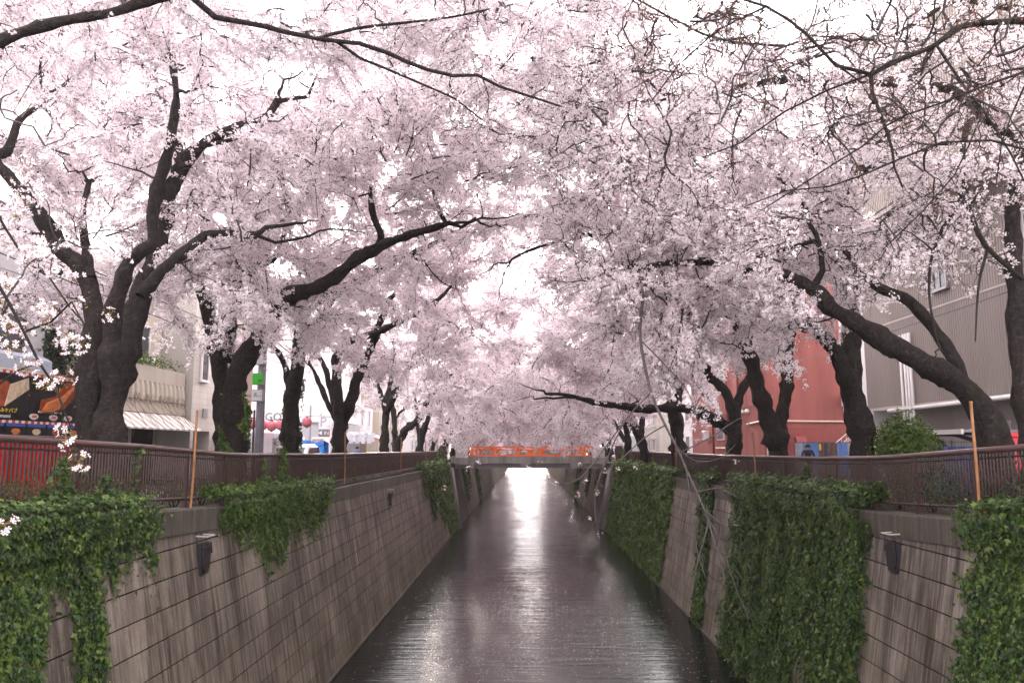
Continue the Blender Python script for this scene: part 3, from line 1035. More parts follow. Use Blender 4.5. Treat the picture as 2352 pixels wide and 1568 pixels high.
cb = thing("conifer_bush", "round bright green clipped conifer bush above the railing", "bush", (10.6, 22.3, G_right(22) - .1))
link("foliage", leaf_cloud("foliage", 9000, 1.1, 1.0, 1.6, .11, "conifer_leaf", .6, 11, 91, SIMPLEV, SIMPLEF), (), cb)["kind"] = "stuff"
link("stems", stems_mesh("stems", 8, .5, 1.3, 92), (), cb)
# fallen petals drifting on the water
n = 2600
cl = RNG.normal(size=(60, 2)) * np.array([3.2, 9]) + np.array([.4, 34])
k = RNG.integers(0, 60, n)
P = np.concatenate([cl[k] + RNG.normal(size=(n, 2)) * np.array([1.1, 1.0]),
                    np.stack([RNG.uniform(-5.9, 6.7, 500), RNG.uniform(12, 50, 500)], 1)])
P = P[(np.abs(P[:, 0] - .4) < 6.2) & (P[:, 1] > 11)]
n = len(P)
P3 = np.concatenate([P, np.full((n, 1), WATER + .006)], 1)
N = np.tile(np.array([0., 0, 1.]), (n, 1)) + RNG.normal(scale=.08, size=(n, 3))
V, F = leaves(P3, N, rand_unit(n) * np.array([1, 1, 0.]), RNG.uniform(.03, .055, n), SIMPLEV * np.array([1.6, 1, 1]), SIMPLEF)
tag(link("floating_petals", np_mesh("floating_petals", V, F, 4), ["petal"]), kind="stuff")
# ================================================================== cherry trees
def limb(pts, d0, d1, r0, r1):
    """a limb traced as directions at real depths -> (n,3) world points and radii in metres"""
    pts = np.asarray(pts, float)
    s = np.concatenate([[0], np.cumsum(np.linalg.norm(np.diff(pts, axis=0), axis=1))]); s /= s[-1]
    d = d0 + (d1 - d0) * s
    W3 = np.array([unproj(u, v, dd) for (u, v), dd in zip(pts, d)])
    rr = (r0 + (r1 - r0) * s) * d / FPX
    return W3, rr

class Tree:
    def __init__(s, seed):
        s.r = np.random.default_rng(seed)
        s.limbs = []
        s.P = np.zeros((0, 3)); s.R = np.zeros(0)
    def add(s, P, R, wob=.03):
        C = catmull(np.column_stack([P, R]), .28)
        Q, R2 = C[:, :3], np.maximum(C[:, 3], .006)
        k = len(Q)
        w = s.r.normal(size=(k, 3)); w = (w + np.roll(w, 1, 0) + np.roll(w, -1, 0)) / 3
        w[0] = 0; w[-1] *= .5
        Q = Q + w * wob
        R2 = R2 * (1 + s.r.normal(scale=.05, size=k))
        s.limbs.append((Q, R2))
        s.P = np.vstack([s.P, Q]); s.R = np.concatenate([s.R, R2])

def grow(t, targets, K=6, maxd=4.5, droop=.0, base_bias=.0):
    """join every target to the nearest wood by a bent branch; returns (B,K,3),(B,K)"""
    r = t.r
    cap = len(t.P) + len(targets) * (K - 1)
    NP = np.zeros((cap, 3)); NR = np.zeros(cap)
    n = len(t.P); NP[:n] = t.P; NR[:n] = t.R
    d0 = np.array([np.min(np.linalg.norm(t.P - q, axis=1)) for q in targets])
    order = np.argsort(d0)
    BP, BR = [], []
    u = np.linspace(0, 1, K)[:, None]
    for i in order:
        q = targets[i]
        dd = np.linalg.norm(NP[:n] - q, axis=1) + (NR[:n] > .16) * .5
        j = int(np.argmin(dd))
        L = dd[j]
        if L > maxd or L < .25: continue
        p = NP[j]
        m = (p + q) / 2 + r.normal(scale=.13 * L, size=3) + np.array([0, 0, (.12 - droop) * L])
        C = (1 - u) ** 2 * p + 2 * u * (1 - u) * m + u ** 2 * q
        C[1:-1] += r.normal(scale=.03 * L ** .5, size=(K - 2, 3))
        ra = min(.75 * NR[j], .011 + .016 * L + .004)
        rb = min(ra, .009)
        R_ = ra + (rb - ra) * u[:, 0] ** .8
        BP.append(C); BR.append(R_)
        NP[n:n + K - 1] = C[1:]; NR[n:n + K - 1] = R_[1:]; n += K - 1
    return np.array(BP), np.array(BR)

def twigs_of(t, BP, BR, per_m, lmin, lmax, droop, keep=None, bias=(0, 0, 0)):
    """fine twigs off the branches: (T,4,3)"""
    r = t.r
    seg = BP[:, 1:] - BP[:, :-1]
    L = np.linalg.norm(seg, axis=2)
    tot = L.sum()
    n = int(tot * per_m)
    w = (L * np.array([.5] + [1.0] * (L.shape[1] - 1))).ravel(); w /= w.sum()
    idx = r.choice(len(w), size=n, p=w)
    b, k = np.unravel_index(idx, L.shape)
    f = r.uniform(0, 1, n)[:, None]
    P0 = BP[b, k] + seg[b, k] * f
    T = seg[b, k] / (L[b, k][:, None] + 1e-9)
    D = T * .7 + r.normal(scale=.62, size=(n, 3)) + np.array(bias)
    D /= np.linalg.norm(D, axis=1, keepdims=True)
    ln = r.uniform(lmin, lmax, n)[:, None]
    u = np.array([0, .33, .66, 1.0])[None, :, None]
    P = P0[:, None] + D[:, None] * ln[:, None] * u + np.array([0, 0, -1.0]) * (droop * ln[:, None] * u ** 2) + r.normal(scale=.03, size=(n, 4, 3)) * u
    R_ = np.linspace(1, .45, 4)[None] * r.uniform(.0035, .006, n)[:, None]
    return P, R_

# flower shapes -------------------------------------------------------------
def flower_shape():
    V = [(0, 0, -.12)]; F = []
    for i in range(5):
        a = i * 2 * math.pi / 5
        o = len(V)
        for da, rr, z in ((-.40, .52, .02), (-.34, .92, .16), (0, .88, .20), (.34, .92, .16), (.40, .52, .02)):
            V.append((rr * math.cos(a + da), rr * math.sin(a + da), z))
        F += [(0, o, o + 1, o + 2), (0, o + 2, o + 3, o + 4)]
    return np.array(V), np.array(F)
FLV, FLF = flower_shape()
PEV = np.array([(math.cos(a), math.sin(a), .12 * (i % 2)) for i, a in enumerate(np.arange(5) * 2 * math.pi / 5)])
QV = np.array([(-.8, -.8, 0), (.9, -.7, .1), (.8, .85, 0), (-.7, .9, .12)]); QF = np.array([(0, 1, 2, 3)])
PTV = np.array([(rr_ * math.cos(a), rr_ * math.sin(a), .10 * (i % 3)) for i, (a, rr_) in enumerate(zip(np.arange(5) * 2 * math.pi / 5, (1, 1.05, .92, 1.06, .95)))]); PTF = np.array([(0, 1, 2, 3, 4)])
TV = np.array([(-1.0, -.62, 0), (1.05, -.6, .1), (0, 1.15, 0)]); TF = np.array([(0, 1, 2)])

def scatter_shape(nb, P, N, size, V0, F0, mat):
    X, Y = frame_from_normal(N)
    s = np.asarray(size)[:, None, None]
    V = P[:, None, :] + s * (V0[None, :, 0:1] * X[:, None, :] + V0[None, :, 1:2] * Y[:, None, :] + V0[None, :, 2:3] * N[:, None, :])
    F = F0[None] + (np.arange(len(P)) * len(V0))[:, None, None]
    k = F0.shape[1]
    if np.isscalar(mat):
        nb.add(V.reshape(-1, 3), F.reshape(-1, k), k, mat)
    else:
        for m in np.unique(mat):
            q = mat == m
            Vq = V[q]
            Fq = F0[None] + (np.arange(len(Vq)) * len(V0))[:, None, None]
            nb.add(Vq.reshape(-1, 3), Fq.reshape(-1, k), k, int(m))

PETAL_MATS = ["petal", "petal_pink", "young_leaf", "bud"]
TRI = [0]
def in_frame(P, m=.10):
    u, v, z = project(P)
    return (z > .5) & (u > -2352 * m) & (u < 2352 * (1 + m)) & (v > -1568 * m) & (v < 1568 * (1 + m))

def bloom(t, C, lod, nfl, leaf=.12, bud=.03, fsize=.0215, crad=.052, cull=.25, pink=.3):
    """flower clusters at centres C; lod 0 petalled flowers, 1 quads, 2 triangles"""
    r = t.r
    if cull is not None:
        ok = in_frame(C) | (r.uniform(0, 1, len(C)) < cull)
        C = C[ok]
    nb = NB()
    is_bud = r.uniform(0, 1, len(C)) < bud
    Cb, C = C[is_bud], C[~is_bud]
    n = len(C) * nfl
    c = np.repeat(C, nfl, axis=0)
    d = r.normal(size=(n, 3)); d /= np.linalg.norm(d, axis=1, keepdims=True)
    sz = np.repeat(r.uniform(.55, 1.5, len(C)), nfl)
    P = c + d * (crad * sz * r.uniform(.45, 1.05, n))[:, None]
    N = d + r.normal(scale=.35, size=(n, 3)); N /= np.linalg.norm(N, axis=1, keepdims=True)
    mats = (np.repeat(r.uniform(0, 1, len(C)), nfl) * .6 + r.uniform(0, 1, n) * .4 < pink).astype(int)
    s = fsize * r.uniform(.75, 1.2, n)
    V0, F0 = ((FLV, FLF), (PTV, PTF), (QV, QF))[lod]
    scatter_shape(nb, P, N, s, V0, F0, mats)
    TRI[0] += n * (20, 2, 1)[lod]
    # young bronze leaves, buds
    if len(C):
        m = int(len(C) * leaf * 3)
        k = r.integers(0, len(C), m)
        Pl = C[k] + r.normal(scale=crad * .8, size=(m, 3))
        scatter_shape(nb, Pl, rand_unit(m), fsize * r.uniform(.5, 1.0, m) * (1.0 if lod < 2 else 1.0), SIMPLEV * 1.3, SIMPLEF, 2)
    if len(Cb):
        m = len(Cb) * 7
        Pl = np.repeat(Cb, 7, axis=0) + r.normal(scale=crad * .55, size=(m, 3))
        scatter_shape(nb, Pl, rand_unit(m), fsize * r.uniform(.45, .8, m), SIMPLEV * np.array([1.5, 1.1, 1]), SIMPLEF, 3)
        scatter_shape(nb, Pl[::2] + r.normal(scale=.012, size=Pl[::2].shape), rand_unit(len(Pl[::2])), fsize * r.uniform(.4, .8, len(Pl[::2])), SIMPLEV * 1.4, SIMPLEF, 2)
    return nb

def sample_crown(r, n, c, rad_, power=.42):
    d = r.normal(size=(n, 3)); d /= np.linalg.norm(d, axis=1, keepdims=True)
    return np.asarray(c) + d * (r.uniform(0, 1, n) ** power)[:, None] * np.asarray(rad_)

def finish_tree(t, label, base, cat="cherry tree", group=None, crowns=(), targets_ok=None, per_m=1.0, tl=(.3, .85), droop=.18, cl_step=.085,
                lod=1, nfl=7, leaf=.12, bud=.03, fsize=.0225, crad=.052, twig_mat="twig_bark", maxd=4.5, cull=.22, extra=None, tw_sides=3, pink=.3, bias=(0, 0, 0), bdroop=0.0, kind='mid', bs=(.8, 1.25), nmax=190, merge=False, front=.14, more=0, kind_far=None):
    r = t.r
    root = thing("cherry_tree", label, cat, base, 0, group)
    off = np.array(base)
    wood = NB()
    for Q, R_ in t.limbs:
        n = 16 if R_[0] > .12 else (8 if R_[0] > .05 else 6)
        if R_[0] > .09:                      # old wood: swellings, hollows and knots
            Cq = catmull(np.column_stack([Q, R_]), .12)
            Q, R_ = Cq[:, :3], np.maximum(Cq[:, 3], .008)
            s_ = np.cumsum(np.concatenate([[0], np.linalg.norm(np.diff(Q, axis=0), axis=1)]))
            R_ = R_ * (1 + .09 * np.sin(s_ * 3.1 + Q[0, 0] * 5) * np.sin(s_ * 1.3 + 2) + .05 * np.sin(s_ * 7.7 + Q[0, 1]))
            for _ in range(int(s_[-1] / 1.6)):
                c_ = r.uniform(.5, s_[-1]); R_ = R_ * (1 + r.uniform(.1, .28) * np.exp(-((s_ - c_) / .13) ** 2))
        V, F = batch_tubes(Q[None], R_[None], n)
        if R_[0] > .09:
            ctr = np.repeat(Q, n, axis=0); d = V - ctr; q = np.linalg.norm(d, axis=1, keepdims=True)
            x_, y_, z_ = V[:, 0] * 9, V[:, 1] * 9, V[:, 2] * 5
            f = np.sin(x_ + 2.1 * np.sin(z_)) + np.sin(y_ * 1.3 + 1.7 * np.sin(x_)) + .7 * np.sin(2.3 * x_ + 1.9 * y_ + z_) + .5 * np.sin(4.1 * x_ - 3.3 * y_ + 2 * z_)
            V = V + d / (q + 1e-9) * (np.minimum(q, .35) * .085 * f[:, None])
        wood.add(V - off, F, 4)
        # tip cap
        wood.add(np.vstack([V[-n:], Q[-1:] + (Q[-1:] - Q[-2:-1]) * .15]) - off, np.array([[j, (j + 1) % n, n] for j in range(n)]), 3)
    wood.build("trunk", ["bark"], root, True)
    T = []
    for c, rr, n in crowns:
        T.append(sample_crown(r, n, c, rr))
    T = np.vstack(T)
    if targets_ok is not None: T = T[targets_ok(T)]
    BP, BR = grow(t, T, 6, maxd, bdroop)
    V, F = batch_tubes(BP, BR, 4)
    nb = NB(); nb.add(V - off, F, 4)
    nb.build("branches", [twig_mat], root)
    TRI[0] += nb.n * 2
    # flowering boughs: every bough an object, alike ones sharing a mesh
    thin = [(Q[i:i + 6], R_[i:i + 6]) for Q, R_ in t.limbs for i in range(0, len(Q) - 6, 4) if R_[i] < .085]
    A = BP if not thin else np.concatenate([BP, np.array([q for q, _ in thin])])
    TP, _ = twigs_of(t, A, None, per_m, 1.0, 1.0, 0, bias=bias)
    P0, Dr = TP[:, 0], TP[:, 3] - TP[:, 0]
    ok = np.ones(len(P0), bool) if merge else in_frame(P0 + Dr * .5, .06) | (r.uniform(0, 1, len(P0)) < cull)
    if targets_ok is not None: ok &= targets_ok(P0 + Dr * .8)
    if front < 1:                               # thinner on the side towards the photographer's bridge
        depth = (P0 + Dr * .5)[:, 1] - base[1]
        ok &= r.uniform(0, 1, len(P0)) < np.interp(depth, [-.6, 1.6], [front, 1.0])
    P0, Dr = P0[ok][:nmax + more], Dr[ok][:nmax + more]
    Dr = Dr / np.linalg.norm(Dr, axis=1, keepdims=True)
    kinds = BOUGHS[kind]
    cr = NB()
    for ib, (p, d) in enumerate(zip(P0, Dr)):
        kk = BOUGHS[kind_far] if kind_far and p[1] > 8 else kinds
        me = kk[int(r.integers(len(kk)))]
        X = Vector(d); Y = Vector((0, 0, 1)).cross(X)
        Y = Y.normalized() if Y.length > .05 else Vector((0, 1, 0))
        Z = X.cross(Y)
        Ma = Matrix((X, Y, Z)).transposed() @ Matrix.Rotation(r.uniform(-.6, .6), 3, 'X')
        sc3 = r.uniform(*bs)
        if merge or ib >= nmax:
            lt = np.empty(len(me.polygons), dtype=np.int32); me.polygons.foreach_get("loop_total", lt)
            q = np.empty(len(me.vertices) * 3, dtype=np.float32); me.vertices.foreach_get("co", q)
            li = np.empty(len(me.loops), dtype=np.int32); me.loops.foreach_get("vertex_index", li)
            mi = np.empty(len(me.polygons), dtype=np.int32); me.polygons.foreach_get("material_index", mi)
            q = q.reshape(-1, 3) @ np.array(Ma * sc3).T + (p - off)
            cr.V.append(q.astype(np.float32)); cr.F.append(li + cr.n); cr.S.append(lt); cr.M.append(mi); cr.n += len(q)
            continue
        o = bpy.data.objects.new("flowering_bough", me)
        COL.objects.link(o); o.parent = root
        o.matrix_local = Matrix.Translation(Vector(p - off)) @ (Ma * sc3).to_4x4()
    if cr.n:
        cr.build("crown", PETAL_MATS + ["twig_bark"], root)["kind"] = "stuff"
    NBOUGH[0] += len(P0)
    return root

NBOUGH = [0]
BOUGHS = {}
def make_bough(seed, lod, nfl, leaf, bud, fsize, crad, ntw, clstep, pink=.2, tl=(.15, .45), rtw=1.0, length=1.7, nside=7):
    """a flowering spray along +x: main stem, side shoots fanning out, short twigs, round flower clusters"""
    t = Tree(seed); r = t.r
    n = 9
    u = np.linspace(0, 1, n)
    w = np.cumsum(r.normal(scale=.045 * length, size=(n, 2)) * np.array([1, .6]), axis=0)
    C = np.stack([u * length, w[:, 0], w[:, 1] + .10 * length * u - .16 * length * u ** 2], 1)
    nb = NB()
    V, F = batch_tubes(C[None], (np.linspace(.016, .005, n) * rtw)[None], 4); nb.add(V, F, 4, 4)
    SB = []
    for k in range(nside):
        i = int(r.integers(1, n - 1)); sgn = 1 if k % 2 else -1
        d = np.array([r.uniform(.3, .9), sgn * r.uniform(.5, 1.0), r.normal(.05, .30)]); d /= np.linalg.norm(d)
        L = length * r.uniform(.22, .5) * (1 - .45 * u[i])
        uu = np.linspace(0, 1, n)[:, None]
        SB.append(C[i] + d * L * uu + np.array([.25, 0, -.15]) * L * uu ** 2 + np.cumsum(r.normal(scale=.014, size=(n, 3)), axis=0) * (uu > 0))
    SB = np.array(SB)
    if len(SB):
        V, F = batch_tubes(SB, np.tile(np.linspace(.009, .004, n) * rtw, (len(SB), 1)), 4); nb.add(V, F, 4, 4)
        A0 = np.concatenate([SB, C[None]])
    else:
        A0 = C[None]
    TP, TR = twigs_of(t, A0, None, ntw, tl[0], tl[1], .10)
    V, F = batch_tubes(TP, TR * .9 * rtw, 3); nb.add(V, F, 4, 4)
    A = np.concatenate([TP, A0[:, [0, 3, 6, 8]]])
    L = np.linalg.norm(np.diff(A, axis=1), axis=2).sum(1)
    cnt = np.maximum(1, (L / clstep + r.uniform(0, 1, len(L))).astype(int))
    ti = np.repeat(np.arange(len(A)), cnt)
    q = r.uniform(.25, 1.02, len(ti)) * 3
    k = np.clip(q.astype(int), 0, 2); f = (q - k)[:, None]
    Cc = A[ti, k] * (1 - f) + A[ti, k + 1] * f + r.normal(scale=.02, size=(len(ti), 3))
    bl = bloom(t, Cc, lod, nfl, leaf, bud, fsize, crad, None, pink)
    for v, ff, s, m in zip(bl.V, bl.F, bl.S, bl.M):
        nb.add(v, ff - ff.min(), int(s[0]), int(m[0]))
    me = np_mesh("flowering_bough", np.concatenate(nb.V), np.concatenate(nb.F), np.concatenate(nb.S), np.concatenate(nb.M))
    for m in PETAL_MATS + ["twig_bark"]: me.materials.append(MATS[m])
    return me

# limb traces: (points, d0, d1, radius px at start, at end)
def traced(seed, traces, wob=.03):
    t = Tree(seed)
    for pts, d0, d1, r0, r1 in traces:
        P, R_ = limb(pts, d0, d1, r0, r1)
        t.add(P, R_, wob)
    r = np.random.default_rng(seed + 7)
    for Q, R_ in list(t.limbs):                       # limbs run out into crooked tapering ends
        e, re_ = Q[-1], R_[-1]
        if re_ > .018:
            d0_ = Q[-1] - Q[-4]; d0_ /= np.linalg.norm(d0_)
            for k in range(2):
                d = d0_ + r.normal(scale=.45, size=3); d /= np.linalg.norm(d)
                L = np.clip(re_ * 26, .9, 3.2) * r.uniform(.7, 1.2); n = 7
                P = e + np.cumsum(np.vstack([np.zeros(3), (d + r.normal(scale=.38, size=(n, 3)) * np.array([1, 1, .8]) + np.array([0, 0, .05])) * L / n]), axis=0)
                t.add(P, np.linspace(re_ * (.85 if k == 0 else .6), .010, n + 1), .02)
        for i in range(10, len(Q) - 4, 9):           # and throw crooked side limbs
            if R_[i] < .045 or R_[i] > .20 or r.uniform() < .35: continue
            tg = Q[i + 1] - Q[i - 1]; tg /= np.linalg.norm(tg)
            d = tg * .5 + r.normal(scale=.7, size=3) + np.array([0, 0, .35]); d /= np.linalg.norm(d)
            L = r.uniform(1.4, 3.0); n = 8
            P = Q[i] + np.cumsum(np.vstack([np.zeros(3), (d + r.normal(scale=.36, size=(n, 3))) * L / n]), axis=0)
            t.add(P, np.linspace(R_[i] * .5, .011, n + 1), .02)
    return t

def ok_river(zlow_river, zlow_street, xs, gap=.3, extra=None):
    def f(T):
        x, y, z = T[:, 0], T[:, 1], T[:, 2]
        zl = np.where(np.abs(x) < xs, zlow_river, zlow_street)
        m = (z > zl + .5 * np.sin(x * 1.3 + y * .7)) & (z < 15)
        if gap:
            hsh = np.modf(np.abs(np.sin(x * 12.9898 + y * 78.233 + z * 37.719)) * 43758.5453)[0]
            keep = np.clip((np.abs(x - .1) - .3) / 2.6, .66, 1) ** 1.1        # the crowns hardly meet over the river
            far_gap = (y > 19.5) & (y < 47) & (z > 4.2) & (hsh > keep)
            m &= ~far_gap & (z < 15) & (np.abs(x - .15) > gap * (.6 + .5 * np.sin(y * .9 + z))) | (np.sin(y * 3.1 + z * 5.3) > .3)
        if extra is not None: m &= extra(x, y, z)
        return m
    return f
for k in range(5):
    BOUGHS.setdefault("near", []).append(make_bough(900 + k, 0, 7, .30, .15, .019, .050, 5, .11, .2, (.12, .35), .8, .9, 3))
    BOUGHS.setdefault("mid", []).append(make_bough(910 + k, 1, 10, .40, .03, .0205, .066, 8.5, .12, .2, (.14, .42), 1.25, 1.7, 8))
    BOUGHS.setdefault("bud", []).append(make_bough(920 + k, 1, 8, .5, .24, .0195, .055, 8.5, .15, .2, (.14, .42), 1.25, 1.6, 8))
    BOUGHS.setdefault("far", []).append(make_bough(930 + k, 2, 9, .42, .0, .029, .088, 7.5, .16, .2, (.16, .48), 1.5, 1.9, 8))
    BOUGHS.setdefault("farther", []).append(make_bough(940 + k, 2, 8, .38, .0, .041, .125, 5.5, .23, .2, (.2, .6), 2.0, 2.1, 7))
    BOUGHS.setdefault("bare", []).append(make_bough(950 + k, 0, 2, .4, .75, .018, .028, 6, .2, .5, (.12, .4), 1.0, .9, 4))
    BOUGHS.setdefault("tmpl", []).append(make_bough(960 + k, 2, 7, .2, .0, .075, .19, 3.2, .45, .2, (.3, .7), 2.2, 2.3, 5))

def base_of(u, d, side):
    p = unproj(u, 1025, d); g = (G_left if side < 0 else G_right)(d)
    return (float(p[0]), float(d), g - .05)
D = 1.0   # overall crown density
hash3 = lambda x, y, z: np.modf(np.abs(np.sin(x * 12.9898 + y * 78.233 + z * 37.719)) * 43758.5453)[0]
right_gap = lambda x, y, z: ~((x > 9.0) & (z < 6.0) & (y < 30) & (hash3(x, y, z) > .3)) & ~((x > 8.0) & (z < 3.6))

# --- lantern bank, nearest first
t = traced(101, [
    ([(215, 1165), (212, 1010), (206, 900), (215, 790), (213, 690), (176, 605), (146, 580), (116, 529), (50, 438), (-20, 360)], 17.6, 17.2, 34, 12),
    ([(268, 1165), (252, 1010), (262, 900), (290, 800), (322, 680), (353, 605), (373, 519), (388, 438), (408, 403), (438, 353), (484, 317), (544, 292), (605, 272), (640, 225)], 17.0, 19.0, 39, 8),
    ([(258, 880), (260, 731), (297, 600), (353, 559), (350, 504), (368, 403), (393, 323), (403, 242), (398, 141), (393, 76), (385, 20)], 16.3, 15.2, 22, 6),
    ([(322, 680), (373, 620), (403, 595), (469, 544), (530, 536), (590, 539)], 17.1, 18, 14, 8),
    ([(420, 390), (400, 300), (378, 237), (348, 176), (322, 146), (297, 86), (285, 65)], 18.4, 20, 12, 6),
    ([(322, 146), (267, 126), (217, 96), (181, 65)], 19.7, 21, 7, 5),
    ([(206, 640), (200, 560), (190, 480), (205, 420)], 17.3, 18.5, 12, 6)])
finish_tree(t, "twin trunked old cherry tree nearest on the kebab stall bank", base_of(240, 17.2, -1), crowns=[((-11.8, 19, 10.4), (3.2, 2.8, 3.2), 150), ((-1.2, 18.5, 10.2), (3.4, 4.5, 2.2), 110), ((-9, 20, 11.5), (6, 3.5, 2.4), 120), ((-5.5, 18, 12.0), (6, 3, 2.2), 110), ((-8.2, 19.0, 8.4), (6.4, 4.6, 5.2), int(520 * D)), ((-3.4, 18.5, 9.6), (4.0, 4, 3.4), int(260 * D))],
            targets_ok=ok_river(3.9, 4.8, 6.0, .3, lambda x, y, z: (x < -6.2) | (z > 8.0)), kind='mid', nmax=298, bs=(.85, 1.3))

t = traced(102, [
    ([(524, 1139), (520, 1030), (514, 930), (508, 860), (497, 780), (489, 746), (469, 685), (449, 640), (440, 600)], 24, 24.5, 30, 11),
    ([(536, 1100), (536, 1000), (536, 900), (552, 845), (590, 780), (630, 721), (660, 680), (746, 650), (857, 575), (932, 544), (1033, 512)], 24, 22.5, 32, 7),
    ([(861, 572), (877, 544), (857, 494), (846, 418), (843, 370), (846, 333)], 23, 22, 9, 5),
    ([(1023, 512), (1003, 474), (993, 433), (983, 393), (963, 338)], 22.5, 22, 6, 3.5),
    ([(520, 830), (529, 756), (544, 655), (580, 615), (625, 595), (650, 554), (660, 479), (645, 413)], 24.2, 25, 14, 5)])
finish_tree(t, "cherry tree with ivy on its trunk and a long limb reaching over the water", base_of(530, 24, -1), crowns=[((-1.0, 25, 11.2), (3.4, 4.5, 2.6), 110), ((-8, 26, 12.5), (6, 3.5, 2.4), 90), ((-7.6, 25, 9.0), (6.6, 4.8, 6.0), int(480 * D)), ((-2.4, 24, 9.6), (3.6, 4.2, 5.2), int(340 * D))],
            targets_ok=ok_river(3.9, 5.2, 5.6, .3, lambda x, y, z: z > np.where(x > -7.5, 5.5 + (x + 7.5) * .5, 0)), kind='mid', nmax=235, bs=(.8, 1.25), more=40)

t = traced(103, [
    ([(672, 1116), (668, 1030), (668, 930), (682, 850), (690, 770), (692, 735), (705, 710), (756, 675), (816, 650), (882, 615), (957, 575), (1033, 544)], 31, 29, 21, 4),
    ([(670, 920), (657, 850), (640, 815), (622, 790)], 31, 31, 12, 5),
    ([(688, 800), (720, 750), (755, 705), (770, 640)], 31, 30, 9, 4),
    ([(690, 760), (680, 690), (690, 620), (720, 540)], 31, 31, 9, 4)])
finish_tree(t, "straight cherry trunk rising in front of the white sided building", base_of(670, 31, -1), crowns=[((-.8, 31, 9.5), (2.6, 4.5, 3.4), 60), ((-6.2, 31, 7.0), (5.4, 4.6, 5.0), int(400 * D)), ((-2.4, 30, 7.6), (3.2, 4.4, 5.0), int(300 * D))],
            targets_ok=ok_river(3.7, 5.3, 5.6, .3, lambda x, y, z: z > np.where(x > -8, 6.0 + (x + 8) * .5, 0)), kind='far', nmax=150, front=.12)

t = traced(104, [
    ([(782, 1099), (780, 1030), (778, 960), (775, 900), (774, 820), (796, 786), (857, 766), (957, 720), (1008, 685), (1048, 640)], 39, 36, 16, 3),
    ([(778, 960), (748, 850), (725, 812), (705, 790)], 39, 39, 9, 4),
    ([(784, 985), (812, 900), (836, 830), (857, 786), (877, 731), (897, 685), (947, 635), (957, 595)], 39, 37, 13, 4),
    ([(777, 975), (745, 905), (720, 850)], 39, 39.5, 8, 4)])
finish_tree(t, "cherry tree forking into three dark stems beside the small white house", base_of(781, 39, -1), crowns=[((-.8, 37, 8.5), (2.6, 4.5, 4.0), 70), ((-6.0, 39, 6.8), (5.6, 5, 5.0), int(400 * D)), ((-2.4, 38, 7.0), (3.2, 4.6, 5.2), int(300 * D))],
            targets_ok=ok_river(3.5, 5.2, 5.6, .3, lambda x, y, z: z > np.where(x > -7, 5.0 + (x + 7) * .45, 0)), kind='far', nmax=150, front=.12)

t = traced(105, [
    ([(884, 1082), (883, 1030), (884, 940), (870, 890), (858, 860)], 50, 50, 12, 4),
    ([(886, 950), (915, 890), (935, 850), (960, 830), (1010, 800), (1060, 770)], 50, 47, 8, 3),
    ([(884, 940), (900, 860), (905, 780)], 50, 51, 7, 3)])
finish_tree(t, "slim cherry trunk just past the red awning", base_of(884, 50, -1), crowns=[((-.6, 49, 7.5), (2.6, 5, 4.2), 80), ((-4.8, 50, 6.8), (6, 5.4, 5.6), int(560 * D))],
            targets_ok=ok_river(2.9, 4.8, 5.8, .3, lambda x, y, z: z > np.where(x > -6, 3.8 + (x + 6) * .2, 0)), kind='far', bs=(.85,1.25), nmax=115, front=.25)

t = traced(106, [
    ([(908, 1072), (912, 1030), (930, 990), (962, 962), (985, 920), (1020, 880), (1060, 830)], 58, 56, 10, 3),
    ([(909, 1050), (905, 960), (900, 910), (915, 850)], 58, 58, 8, 3)])
finish_tree(t, "cherry tree leaning steeply to the water near the orange bridge", base_of(908, 58, -1), crowns=[((-.5, 58, 6.6), (2.8, 5, 4.0), 80), ((-4.6, 58.5, 6.6), (6.2, 5.4, 5.6), int(540 * D))],
            targets_ok=ok_river(2.5, 4.4, 5.8), kind='farther', nmax=115, front=.6)

t = traced(107, [([(962, 1066), (964, 1030), (975, 980), (1000, 930), (1040, 880)], 68, 66, 9, 3), ([(965, 1020), (958, 950), (950, 890)], 68, 68, 6, 3)])
finish_tree(t, "last cherry tree before the orange bridge on the lantern bank", base_of(963, 68, -1), crowns=[((-.5, 68, 6.4), (2.8, 5, 3.8), 80), ((-5.0, 68.5, 6.2), (6.2, 5.4, 5.0), int(380 * D))],
            targets_ok=ok_river(2.0, 3.8, 6.2), kind='farther', nmax=115, front=.6)

# --- red building bank, nearest first
t = traced(201, [
    ([(2375, 1181), (2362, 1000), (2343, 850), (2335, 700), (2323, 554), (2323, 479), (2338, 393), (2345, 353), (2293, 292), (2257, 262), (2232, 237), (2182, 207), (2116, 197), (2016, 186), (1915, 176), (1814, 184), (1748, 192), (1653, 207), (1549, 225)], 15.4, 16.4, 23, 5),
    ([(2262, 264), (2288, 237), (2308, 131), (2328, 50), (2335, -40)], 15.6, 15.4, 11, 6),
    ([(2240, 240), (2212, 328), (2217, 428), (2237, 504), (2268, 570), (2348, 640)], 15.5, 14.6, 7, 5),
    ([(2217, 440), (2157, 544), (2132, 645), (2152, 786)], 15.2, 14.6, 5, 2.5),
    ([(2268, 572), (2245, 660), (2240, 780)], 14.8, 14.4, 4, 2),
    ([(2320, 20), (2204, 0), (2134, 35), (2073, 71), (1992, 101), (1932, 116), (1826, 150)], 15.3, 15, 8, 3),
    ([(1653, 207), (1549, 222), (1478, 176), (1435, 105)], 16.3, 16.5, 5, 3)], .02)
